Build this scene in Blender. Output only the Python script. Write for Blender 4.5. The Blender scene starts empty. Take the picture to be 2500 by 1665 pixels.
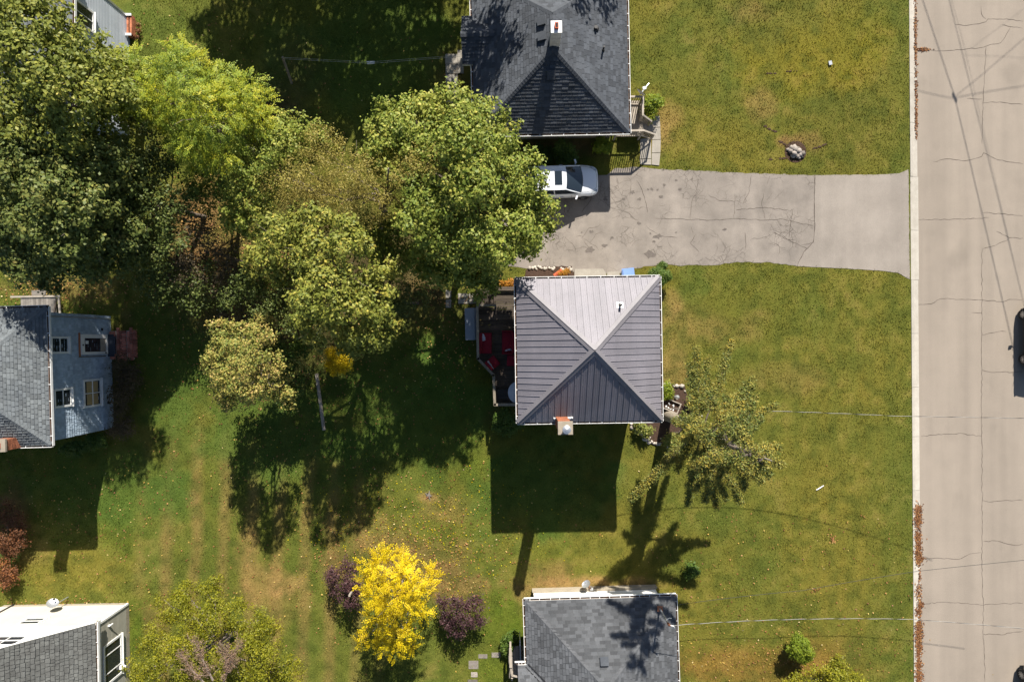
import bpy, math, random
import numpy as np
from mathutils import Vector, Matrix

random.seed(7)
rng = np.random.default_rng(11)
scene = bpy.context.scene
COL = scene.collection

# ------------------------------------------------------------------ camera, sky, sun, exposure
CAM_H = 34.0            # metres above the lawn, looking straight down
PPM = 43.0              # photograph pixels per metre on the ground
cam_data = bpy.data.cameras.new("camera")
cam_data.sensor_width = 36.0
cam_data.lens = 36.0 * CAM_H / (2500.0 / PPM)
cam_data.clip_start = 0.5
cam_data.clip_end = 1500.0
cam = bpy.data.objects.new("camera", cam_data)
cam.location = (0, 0, CAM_H)
COL.objects.link(cam)
scene.camera = cam

SUN_TO = Vector((0.264, 1.332, 1.0)).normalized()
world = bpy.data.worlds.new("World")
scene.world = world
world.use_nodes = True
wn = world.node_tree.nodes
wl = world.node_tree.links
for n in list(wn):
    wn.remove(n)
sky = wn.new("ShaderNodeTexSky")
sky.sky_type = 'NISHITA'
sky.sun_disc = False
sky.sun_elevation = math.asin(SUN_TO.z)
sky.sun_rotation = math.atan2(SUN_TO.x, SUN_TO.y)
sky.altitude = 300
bg = wn.new("ShaderNodeBackground")
bg.inputs['Strength'].default_value = 0.05
wo = wn.new("ShaderNodeOutputWorld")
wl.new(sky.outputs[0], bg.inputs[0])
wl.new(bg.outputs[0], wo.inputs[0])

sun_data = bpy.data.lights.new("sun", 'SUN')
sun_data.energy = 4.6
sun_data.angle = math.radians(0.5)
sun_data.color = (1.0, 0.94, 0.84)
sun = bpy.data.objects.new("sun", sun_data)
sun.rotation_euler = (-SUN_TO).to_track_quat('-Z', 'Y').to_euler()
sun.location = (10, 40, 40)
COL.objects.link(sun)

scene.view_settings.view_transform = 'Standard'
scene.view_settings.look = 'None'
scene.view_settings.gamma = 1.0
scene.view_settings.use_curve_mapping = False
scene.view_settings.exposure = 1.25
scene.cycles.max_bounces = 6
scene.cycles.diffuse_bounces = 3
scene.cycles.transparent_max_bounces = 6

# ------------------------------------------------------------------ helpers
def G(px, py, h=0.0):
    """survey of the photograph: the point at height h metres seen at a pixel of the 2500 x 1665 picture"""
    k = (CAM_H - h) / CAM_H / PPM
    return Vector(((px - 1250.0) * k, (832.5 - py) * k, h))

class MB:
    """collects faces, then links them as ONE mesh object"""
    def __init__(s):
        s.v = []; s.f = []; s.t = []; s.m = []
    def face(s, pts, t=.5, m=0):
        i = len(s.v)
        s.v.extend([tuple(p) for p in pts])
        s.f.append(tuple(range(i, i + len(pts)))); s.t.append(t); s.m.append(m)
        return s
    def obox(s, c, a, b, d, t=.5, m=0):
        c = Vector(c); a = Vector(a); b = Vector(b); d = Vector(d)
        p = [c + a*x + b*y + d*z for x, y, z in ((-1,-1,-1),(1,-1,-1),(1,1,-1),(-1,1,-1),(-1,-1,1),(1,-1,1),(1,1,1),(-1,1,1))]
        i = len(s.v)
        s.v.extend([tuple(q) for q in p])
        for q in ((0,3,2,1),(4,5,6,7),(0,1,5,4),(1,2,6,5),(2,3,7,6),(3,0,4,7)):
            s.f.append(tuple(i + k for k in q)); s.t.append(t); s.m.append(m)
        return s
    def box(s, x0, x1, y0, y1, z0, z1, t=.5, m=0):
        return s.obox(((x0+x1)/2,(y0+y1)/2,(z0+z1)/2), ((x1-x0)/2,0,0), (0,(y1-y0)/2,0), (0,0,(z1-z0)/2), t, m)
    def bar(s, a, b, w, h, t=.5, m=0, up=(0,0,1)):
        a = Vector(a); b = Vector(b); d = (b - a)
        L = d.length
        d = d / L
        u = Vector(up)
        if abs(d.dot(u)) > .98: u = Vector((0,1,0))
        x = d.cross(u).normalized(); z = x.cross(d).normalized()
        return s.obox((a+b)/2, d*(L/2), x*(w/2), z*(h/2), t, m)
    def tube(s, pts, rad, n=7, t=.5, m=0, cap=True):
        pts = [Vector(p) for p in pts]
        if not hasattr(rad, '__len__'): rad = [rad]*len(pts)
        rings = []
        ref = None
        for k, p in enumerate(pts):
            d = (pts[min(k+1, len(pts)-1)] - pts[max(k-1, 0)])
            d = d.normalized() if d.length > 1e-9 else Vector((0,0,1))
            if ref is None:
                ref = Vector((1,0,0)) if abs(d.x) < .8 else Vector((0,1,0))
            x = (ref - d*ref.dot(d)).normalized(); y = d.cross(x); ref = x
            i = len(s.v)
            for q in range(n):
                a = 2*math.pi*q/n
                s.v.append(tuple(p + (x*math.cos(a) + y*math.sin(a))*rad[k]))
            rings.append(i)
        for k in range(len(pts)-1):
            for q in range(n):
                r = (q+1) % n
                s.f.append((rings[k]+q, rings[k]+r, rings[k+1]+r, rings[k+1]+q)); s.t.append(t); s.m.append(m)
        if cap:
            s.f.append(tuple(rings[0]+q for q in reversed(range(n)))); s.t.append(t); s.m.append(m)
            s.f.append(tuple(rings[-1]+q for q in range(n))); s.t.append(t); s.m.append(m)
        return s
    def prism(s, poly, z0, z1, t=.5, m=0):
        n = len(poly)
        A = sum(poly[i][0]*poly[(i+1)%n][1]-poly[(i+1)%n][0]*poly[i][1] for i in range(n))
        if A < 0: poly = poly[::-1]
        zs = (lambda p: z0 if not callable(z0) else z0(p)); 
        i = len(s.v)
        s.v.extend([(p[0],p[1],z0) for p in poly]); s.v.extend([(p[0],p[1],z1) for p in poly])
        s.f.append(tuple(i+k for k in reversed(range(n)))); s.t.append(t); s.m.append(m)
        s.f.append(tuple(i+n+k for k in range(n))); s.t.append(t); s.m.append(m)
        for k in range(n):
            r = (k+1)%n
            s.f.append((i+k,i+r,i+n+r,i+n+k)); s.t.append(t); s.m.append(m)
        return s
    def mesh(s, name, mats, smooth=False):
        me = bpy.data.meshes.new(name)
        me.from_pydata(s.v, [], s.f)
        for mt in (mats if isinstance(mats, (list, tuple)) else [mats]):
            me.materials.append(mt)
        if any(s.m): me.polygons.foreach_set('material_index', s.m)
        at = me.attributes.new('tint', 'FLOAT', 'FACE')
        at.data.foreach_set('value', np.array(s.t, dtype=np.float32))
        if smooth: me.polygons.foreach_set('use_smooth', [True]*len(s.f))
        me.update()
        return me
    def build(s, name, mats, parent=None, smooth=False, loc=None, rz=0.0, kind=None):
        return link(name, s.mesh(name, mats, smooth), parent, loc, rz, kind)

def link(name, me, parent=None, loc=None, rz=0.0, kind=None):
    o = bpy.data.objects.new(name, me)
    COL.objects.link(o)
    if parent is not None: o.parent = parent
    if loc is not None: o.location = loc
    if rz: o.rotation_euler = (0, 0, rz)
    if kind: o['kind'] = kind
    return o

def tag(o, label, cat=None, group=None, kind=None):
    if label: o['label'] = label
    if cat: o['category'] = cat
    if group: o['group'] = group
    if kind: o['kind'] = kind
    return o

def thing(name, label, cat, loc=(0,0,0), rz=0.0, group=None):
    o = bpy.data.objects.new(name, None)
    o.empty_display_size = .3
    COL.objects.link(o)
    o.location = loc
    o.rotation_euler = (0, 0, rz)
    return tag(o, label, cat, group)

class Frame:
    """local coordinates of a thing: survey points turned into the thing's own axes"""
    def __init__(s, root):
        s.loc = Vector(root.location); s.rz = root.rotation_euler[2]
        s.R = Matrix.Rotation(-s.rz, 3, 'Z')
    def __call__(s, px, py, h=0.0):
        return s.R @ (G(px, py, h) - s.loc)

def raw_mesh(name, verts, nper, mats, tint=None, col=None):
    """numpy quads/tris: verts (N*nper,3)"""
    me = bpy.data.meshes.new(name)
    nv = len(verts); nf = nv // nper
    me.vertices.add(nv)
    me.vertices.foreach_set('co', np.ascontiguousarray(verts, dtype=np.float32).ravel())
    me.loops.add(nv)
    me.loops.foreach_set('vertex_index', np.arange(nv, dtype=np.int32))
    me.polygons.add(nf)
    me.polygons.foreach_set('loop_start', np.arange(0, nv, nper, dtype=np.int32))
    me.polygons.foreach_set('loop_total', np.full(nf, nper, dtype=np.int32))
    for mt in (mats if isinstance(mats, (list, tuple)) else [mats]):
        me.materials.append(mt)
    if tint is not None:
        at = me.attributes.new('tint', 'FLOAT', 'FACE')
        at.data.foreach_set('value', np.asarray(tint, dtype=np.float32))
    if col is not None:
        at = me.attributes.new('col', 'FLOAT_COLOR', 'FACE')
        c4 = np.ones((nf, 4), dtype=np.float32); c4[:, :3] = col
        at.data.foreach_set('color', c4.ravel())
    me.update(calc_edges=True)
    return me

# ------------------------------------------------------------------ materials
def nt(name):
    m = bpy.data.materials.new(name)
    m.use_nodes = True
    t = m.node_tree
    b = t.nodes['Principled BSDF']
    return m, t, b

def inp(b, names, val):
    for n in names:
        if n in b.inputs:
            b.inputs[n].default_value = val
            return

def ramp(t, stops):
    r = t.nodes.new('ShaderNodeValToRGB')
    e = r.color_ramp.elements
    while len(e) > 1: e.remove(e[-1])
    e[0].position = stops[0][0]; e[0].color = (*stops[0][1], 1)
    for p, c in stops[1:]:
        x = e.new(p); x.color = (*c, 1)
    return r

def pm(name, c1, c2=None, scale=3.0, rough=.8, bump=0.0, bscale=60.0, tint=0.0, orand=0.0, metal=0.0, spec=.3, stretch=None, detail=5, contrast=(.3,.7), bdist=.02):
    """surface of two mottled tones, with per-face (tint) and per-object variation and fine relief"""
    m, t, b = nt(name)
    N = t.nodes; L = t.links
    c2 = c2 or tuple(x*.8 for x in c1)
    geo = N.new('ShaderNodeNewGeometry')
    vec = geo.outputs['Position']
    if stretch:
        mp = N.new('ShaderNodeMapping'); mp.inputs['Scale'].default_value = stretch
        L.new(vec, mp.inputs['Vector']); vec = mp.outputs[0]
    ns = N.new('ShaderNodeTexNoise'); ns.inputs['Scale'].default_value = scale; ns.inputs['Detail'].default_value = detail; ns.inputs['Roughness'].default_value = .62
    L.new(vec, ns.inputs['Vector'])
    r = ramp(t, [(contrast[0], c1), (contrast[1], c2)])
    L.new(ns.outputs['Fac'], r.inputs['Fac'])
    out = r.outputs['Color']
    def scale_by(sock, amount, out):
        ma = N.new('ShaderNodeMath'); ma.operation = 'MULTIPLY_ADD'
        L.new(sock, ma.inputs[0]); ma.inputs[1].default_value = 2*amount; ma.inputs[2].default_value = 1-amount
        vm = N.new('ShaderNodeVectorMath'); vm.operation = 'SCALE'
        L.new(out, vm.inputs[0]); L.new(ma.outputs[0], vm.inputs['Scale'])
        return vm.outputs[0]
    if tint:
        at = N.new('ShaderNodeAttribute'); at.attribute_name = 'tint'
        out = scale_by(at.outputs['Fac'], tint, out)
    if orand:
        oi = N.new('ShaderNodeObjectInfo')
        out = scale_by(oi.outputs['Random'], orand, out)
    L.new(out, b.inputs['Base Color'])
    b.inputs['Roughness'].default_value = rough
    b.inputs['Metallic'].default_value = metal
    inp(b, ['Specular IOR Level', 'Specular'], spec)
    if bump:
        n2 = N.new('ShaderNodeTexNoise'); n2.inputs['Scale'].default_value = bscale; n2.inputs['Detail'].default_value = 3
        L.new(vec, n2.inputs['Vector'])
        bp = N.new('ShaderNodeBump'); bp.inputs['Strength'].default_value = bump; bp.inputs['Distance'].default_value = bdist
        L.new(n2.outputs['Fac'], bp.inputs['Height'])
        L.new(bp.outputs[0], b.inputs['Normal'])
    return m

def leafmat(name, stops, trans=.3, rough=.55, spec=.25):
    m, t, b = nt(name)
    N = t.nodes; L = t.links
    at = N.new('ShaderNodeAttribute'); at.attribute_name = 'tint'
    r = ramp(t, stops)
    L.new(at.outputs['Fac'], r.inputs['Fac'])
    L.new(r.outputs[0], b.inputs['Base Color'])
    b.inputs['Roughness'].default_value = rough
    inp(b, ['Specular IOR Level', 'Specular'], spec)
    tr = N.new('ShaderNodeBsdfTranslucent')
    L.new(r.outputs[0], tr.inputs[0])
    mx = N.new('ShaderNodeMixShader'); mx.inputs[0].default_value = trans
    out = N['Material Output']
    L.new(b.outputs[0], mx.inputs[1]); L.new(tr.outputs[0], mx.inputs[2])
    L.new(mx.outputs[0], out.inputs['Surface'])
    return m

def flat(name, c, rough=.5, metal=0.0, spec=.4, coat=0.0):
    m, t, b = nt(name)
    b.inputs['Base Color'].default_value = (*c, 1)
    b.inputs['Roughness'].default_value = rough
    b.inputs['Metallic'].default_value = metal
    inp(b, ['Specular IOR Level', 'Specular'], spec)
    if coat: inp(b, ['Coat Weight', 'Clearcoat'], coat); inp(b, ['Coat Roughness'], .05)
    return m

M = {}
M['metal_roof'] = pm('metal_roof', (0.188,0.177,0.199), (0.159,0.152,0.173), 1.2, rough=.55, metal=0, spec=.28, orand=.07)
M['metal_cap'] = pm('metal_cap', (0.173,0.164,0.177), (0.148,0.14,0.154), 2.0, rough=.52, metal=0, spec=.3)
M['white'] = pm('white_paint', (.74,.74,.73), (.62,.62,.60), 4.0, rough=.5, orand=.04)
M['gutter_in'] = pm('gutter_grime', (.07,.05,.04), (.16,.09,.05), 6.0, rough=.9)
M['shingle_dark'] = pm('dark_shingle', (0.0686,0.0757,0.0874), (0.0515,0.0577,0.0686), 1.3, rough=.9, tint=.30, bump=.5, bscale=90, orand=.1)
M['shingle_mid'] = pm('charcoal_shingle', (0.0975,0.1014,0.1092), (0.078,0.08268,0.0897), 1.3, rough=.9, tint=.32, bump=.5, bscale=90, orand=.1)
M['shingle_grey'] = pm('grey_shingle', (0.144,0.1575,0.162), (0.0945,0.1062,0.117), 1.1, rough=.9, tint=.26, bump=.5, bscale=90, orand=.1)
M['shingle_green'] = pm('weathered_shingle', (0.1445,0.1487,0.1403), (0.085,0.085,0.08075), 2.6, rough=.95, tint=.14, bump=.9, bscale=50, orand=.1)
M['brick'] = pm('brick', (.42,.15,.075), (.30,.11,.06), 9.0, rough=.9, tint=.35, orand=.3, bump=.4, bscale=80)
M['old_brick'] = pm('old_brick', (0.416,0.152,0.104), (0.272,0.112,0.088), 12.0, rough=.92, orand=.45, bump=.5, bscale=70)
M['mortar'] = pm('mortar', (.36,.33,.29), (.28,.26,.23), 10, rough=.95)
M['kerb'] = pm('kerb_concrete', (.42,.39,.34), (.34,.31,.265), 2.0, rough=.9, bump=.3, bscale=70, orand=.05)
M['concrete'] = pm('concrete', (0.3108,0.2849,0.2442), (0.2516,0.2294,0.1961), 2.5, rough=.9, bump=.3, bscale=70, orand=.06)
M['concrete_cap'] = pm('chimney_concrete', (0.3,0.255,0.2025), (0.225,0.195,0.15), 5, rough=.9, bump=.4, bscale=60)
M['galv'] = pm('galvanised_metal', (.55,.57,.60), (.45,.47,.50), 6, rough=.35, metal=.7)
M['blue_siding'] = pm('blue_grey_shakes', (.36,.44,.53), (.27,.345,.43), 2.2, rough=.8, tint=.17, bump=.4, bscale=40, contrast=(.25,.75))
M['grey_siding'] = pm('grey_lap_siding', (.50,.54,.60), (.44,.48,.54), 1.5, rough=.6, tint=.06)
M['beige_siding'] = pm('beige_lap_siding', (0.312,0.3003,0.2496), (0.273,0.2652,0.2184), 1.5, rough=.6, tint=.05)
M['white_siding'] = pm('white_siding', (.78,.77,.74), (.72,.71,.68), 1.5, rough=.6, tint=.03)
M['cream_wall'] = pm('cream_wall', (0.496,0.464,0.4), (0.44,0.408,0.352), 1.4, rough=.8)
M['white_wall'] = pm('white_wall', (.78,.77,.75), (.72,.71,.69), 1.4, rough=.7)
M['foundation'] = pm('foundation', (0.32,0.28,0.216), (0.24,0.208,0.16), 4, rough=.95, bump=.3)
M['wood_grey'] = pm('weathered_wood', (.21,.19,.165), (.115,.10,.088), 3.5, rough=.9, orand=.3, stretch=(1,7,4), bump=.3, bscale=30)
M['wood_deck'] = pm('deck_wood', (.10,.078,.06), (.05,.039,.031), 3.0, rough=.9, orand=.35, stretch=(1,7,4), bump=.3, bscale=30)
M['wood_rail'] = pm('rail_wood', (.25,.215,.165), (.15,.13,.10), 4.0, rough=.9, orand=.2)
M['wood_pale'] = pm('pale_wood', (0.357,0.3145,0.2635), (0.2635,0.2295,0.187), 4.0, rough=.85, orand=.12)
M['glass'] = flat('window_glass', (.02,.025,.03), rough=.08, spec=.6)
M['dark'] = flat('dark_void', (.012,.012,.013), rough=.8)
M['blind'] = pm('window_blind', (.36,.27,.13), (.30,.22,.11), 6, rough=.9)
M['black_metal'] = flat('black_metal', (.02,.02,.021), rough=.5)
M['terracotta'] = flat('terracotta', (.42,.09,.04), rough=.9)
M['red_fabric'] = pm('red_cushion', (.24,.012,.025), (.19,.01,.02), 8, rough=.85, bump=.2, bscale=25)
M['cloth'] = pm('pale_cloth', (.62,.63,.66), (.42,.46,.55), 9, rough=.9, bump=.5, bscale=14)
M['bin_blue'] = pm('blue_plastic', (.17,.27,.52), (.15,.245,.48), 3, rough=.45)
M['box_lid'] = pm('grey_resin', (0.2295,0.2635,0.3145), (0.1955,0.2295,0.2805), 3, rough=.5, stretch=(6,1,1))
M['box_side'] = flat('dark_resin', (.035,.045,.065), rough=.5)
M['stone'] = pm('field_stone', (0.425,0.3825,0.323), (0.306,0.272,0.238), 6, rough=.9, orand=.22, bump=.5, bscale=25)
M['stone_grey'] = pm('grey_stone', (0.255,0.225,0.195), (0.18,0.158,0.143), 6, rough=.9, orand=.5, bump=.5, bscale=25)
M['mulch'] = pm('mulch', (0.084,0.0496,0.0336), (0.044,0.0256,0.0176), 14, rough=1, bump=1, bscale=35, bdist=.05)
M['bark'] = pm('bark', (.13,.105,.085), (.07,.055,.045), 5, rough=.95, stretch=(3,3,1), bump=.7, bscale=20)
M['bark_pale'] = pm('pale_bark', (.30,.26,.205), (.19,.16,.125), 4, rough=.95, stretch=(2,2,5), bump=.9, bscale=12, bdist=.05)
M['twig'] = pm('grey_twig', (.22,.18,.15), (.15,.12,.10), 5, rough=.95)
M['car_white'] = flat('white_car_paint', (.62,.64,.68), rough=.28, spec=.5, coat=.8)
M['car_dark'] = flat('dark_car_paint', (.012,.015,.022), rough=.25, spec=.5, coat=.8)
M['car_glass'] = flat('car_glass', (.015,.022,.03), rough=.05, spec=.7)
M['tyre'] = flat('tyre_rubber', (.018,.018,.018), rough=.85)
M['rim'] = flat('alloy_rim', (.45,.46,.47), rough=.35, metal=.8)
M['lamp_glass'] = flat('headlight_glass', (.35,.37,.38), rough=.15, metal=.3)
M['trim'] = flat('black_trim', (.02,.02,.022), rough=.6)
M['bare_wire'] = flat('bare_wire', (.30,.29,.27), rough=.6)
M['copper_pipe'] = flat('rusty_steel', (.30,.12,.06), rough=.7)
M['orange'] = leafmat('orange_petals', [(0,(0.27,0.072,0.012)),(.6,(0.372,0.18,0.018)),(1,(0.42,0.3,0.036))], .2)

# leaves: stops run from dark to bright along a per-leaf random value
M['lf_maple'] = leafmat('maple_leaves', [(0,(0.0659,0.108,0.0171)),(.4,(0.154,0.202,0.0293)),(.7,(0.293,0.309,0.0549)),(.88,(0.484,0.432,0.0915)),(.96,(0.586,0.432,0.0732)),(1,(0.732,0.346,0.0488))], .3)
M['lf_maple_y'] = leafmat('turning_maple_leaves', [(0,(0.0706,0.099,0.018)),(.4,(0.158,0.184,0.0292)),(.7,(0.294,0.289,0.0504)),(.88,(0.471,0.37,0.0673)),(.96,(0.588,0.394,0.0448)),(1,(0.648,0.272,0.0392))], .3)
M['lf_dark'] = leafmat('dark_maple_leaves', [(0,(0.0423,0.0661,0.0161)),(.45,(0.0991,0.13,0.0299)),(.75,(0.212,0.218,0.0517)),(.9,(0.37,0.291,0.0978)),(1,(0.437,0.198,0.0805))], .25)
M['lf_lime'] = leafmat('lime_leaves', [(0,(0.0959,0.162,0.0336)),(.35,(0.203,0.273,0.0336)),(.7,(0.37,0.385,0.0252)),(.9,(0.525,0.445,0.0252)),(1,(0.656,0.425,0.0168))], .4)
M['lf_olive'] = leafmat('olive_leaves', [(0,(0.132,0.119,0.0266)),(.5,(0.259,0.216,0.0475)),(.85,(0.363,0.297,0.0712)),(1,(0.44,0.281,0.076))], .3)
M['lf_mixed'] = leafmat('mixed_autumn_leaves', [(0,(0.0862,0.124,0.0276)),(.35,(0.187,0.221,0.0483)),(.6,(0.345,0.297,0.069)),(.85,(0.489,0.338,0.124)),(1,(0.546,0.29,0.152))], .3)
M['lf_yellow'] = leafmat('yellow_leaves', [(0,(.26,.17,.012)),(.3,(.55,.40,.008)),(.78,(.74,.58,.010)),(.9,(.50,.52,.02)),(1,(.26,.36,.03))], .35)
M['lf_purple'] = leafmat('purple_leaves', [(0,(0.0273,0.0125,0.0156)),(.6,(0.0819,0.039,0.0429)),(1,(0.148,0.0741,0.0663))], .2)
M['lf_juniper'] = leafmat('juniper_sprays', [(0,(0.0734,0.0855,0.0066)),(.5,(0.169,0.174,0.00996)),(.85,(0.278,0.243,0.0124)),(1,(0.397,0.265,0.0149))], .2)
M['lf_dead'] = leafmat('dead_sprays', [(0,(.14,.085,.055)),(1,(.30,.20,.14))], .15)
M['lf_conifer'] = leafmat('larch_needles', [(0,(.05,.085,.022)),(.35,(.13,.16,.036)),(.65,(.27,.235,.045)),(.88,(.42,.30,.045)),(1,(.55,.27,.03))], .2)
M['lf_green'] = leafmat('green_shrub_leaves', [(0,(0.0336,0.0682,0.012)),(.6,(0.078,0.132,0.02)),(1,(0.156,0.198,0.03))], .3)
M['lf_bright'] = leafmat('bright_shrub_leaves', [(0,(0.084,0.149,0.012)),(.6,(0.204,0.253,0.02)),(1,(0.408,0.368,0.03))], .35)
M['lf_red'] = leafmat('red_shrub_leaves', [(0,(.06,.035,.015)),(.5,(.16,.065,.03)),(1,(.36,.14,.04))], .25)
M['lf_brown'] = leafmat('brown_shrub_leaves', [(0,(.04,.035,.018)),(.6,(.10,.075,.04)),(1,(.17,.11,.06))], .25)
M['lf_fallen'] = leafmat('fallen_leaves', [(0,(0.136,0.056,0.024)),(.4,(0.255,0.112,0.04)),(.7,(0.408,0.216,0.08)),(.9,(0.468,0.336,0.064)),(1,(0.527,0.416,0.224))], .15)
M['lf_gutter'] = leafmat('brown_fallen_leaves', [(0,(0.051,0.0255,0.0144)),(.4,(0.128,0.051,0.0225)),(.75,(0.255,0.106,0.036)),(1,(0.374,0.204,0.072))], .1)

# ------------------------------------------------------------------ ground
_tab = rng.random((256, 256))
def vnoise(x, y, s, seed=0):
    x = np.asarray(x)/s + 17.3*seed + 1000; y = np.asarray(y)/s + 9.1*seed + 1000
    xi = np.floor(x).astype(int); yi = np.floor(y).astype(int)
    fx = x - xi; fy = y - yi
    fx = fx*fx*(3-2*fx); fy = fy*fy*(3-2*fy)
    a = _tab[xi % 256, yi % 256]; b = _tab[(xi+1) % 256, yi % 256]
    c = _tab[xi % 256, (yi+1) % 256]; d = _tab[(xi+1) % 256, (yi+1) % 256]
    return (a*(1-fx)+b*fx)*(1-fy) + (c*(1-fx)+d*fx)*fy
def fbm(x, y, s, seed=0, o=4):
    r = 0; w = .5; tot = 0
    for k in range(o):
        r = r + w*vnoise(x, y, s/2**k, seed+k*3); tot += w; w *= .55
    return r/tot

def kerb_px(py):
    return 2219.0 + py*12.0/1665.0
def inside(poly, x, y):
    """points in polygon, numpy"""
    poly = np.asarray(poly); r = np.zeros(np.shape(x), bool)
    n = len(poly); j = n-1
    for i in range(n):
        xi, yi = poly[i][0], poly[i][1]; xj, yj = poly[j][0], poly[j][1]
        with np.errstate(divide='ignore', invalid='ignore'):
            r ^= ((yi > y) != (yj > y)) & (x < (xj-xi)*(y-yi)/(yj-yi+1e-12)+xi)
        j = i
    return r

# driveway outline in picture pixels (ground level)
DRIVE = [(1225,432),(1300,424),(1380,418),(1440,428),(1482,428),(1500,412),(1560,408),(1600,412),(1700,418),(1850,424),(2000,428),(2130,427),(2195,424),(2218,414),
         (2221,664),(2221,682),(2192,666),(2150,661),(2050,655),(1945,650),(1880,641),(1800,640),(1740,648),(1700,646),(1660,650),(1620,645),(1545,656),(1510,668),(1400,664),(1330,658),(1225,650)]
SEAM = [(1990,428),(1988,500),(1989,560),(1986,590),(1962,616),(1945,650)]
BEDS = {
 'mulch_bed_north': [(1283,660),(1300,652),(1395,650),(1404,676),(1404,700),(1280,700)],
 'mulch_bed_east': [(1606,938),(1640,936),(1672,944),(1682,972),(1684,1000),(1672,1040),(1660,1062),(1600,1062),(1600,938)],
 'mulch_bed_south': [(1540,1010),(1634,1010),(1634,1060),(1622,1082),(1600,1088),(1572,1074),(1553,1052),(1540,1030)],
 'shrub_bed': [(1150,338),(1500,338),(1500,372),(1420,384),(1300,398),(1225,396),(1150,380)],
}
SLABS = [(1087,133,1117,157),(1088,158,1117,181),(1088,182,1117,205),(1089,206,1117,229),(1090,230,1117,252),(1117,123,1132,180)]

def ground_px(x, y):
    return 1250+PPM*x, 832.5-PPM*y

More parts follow.
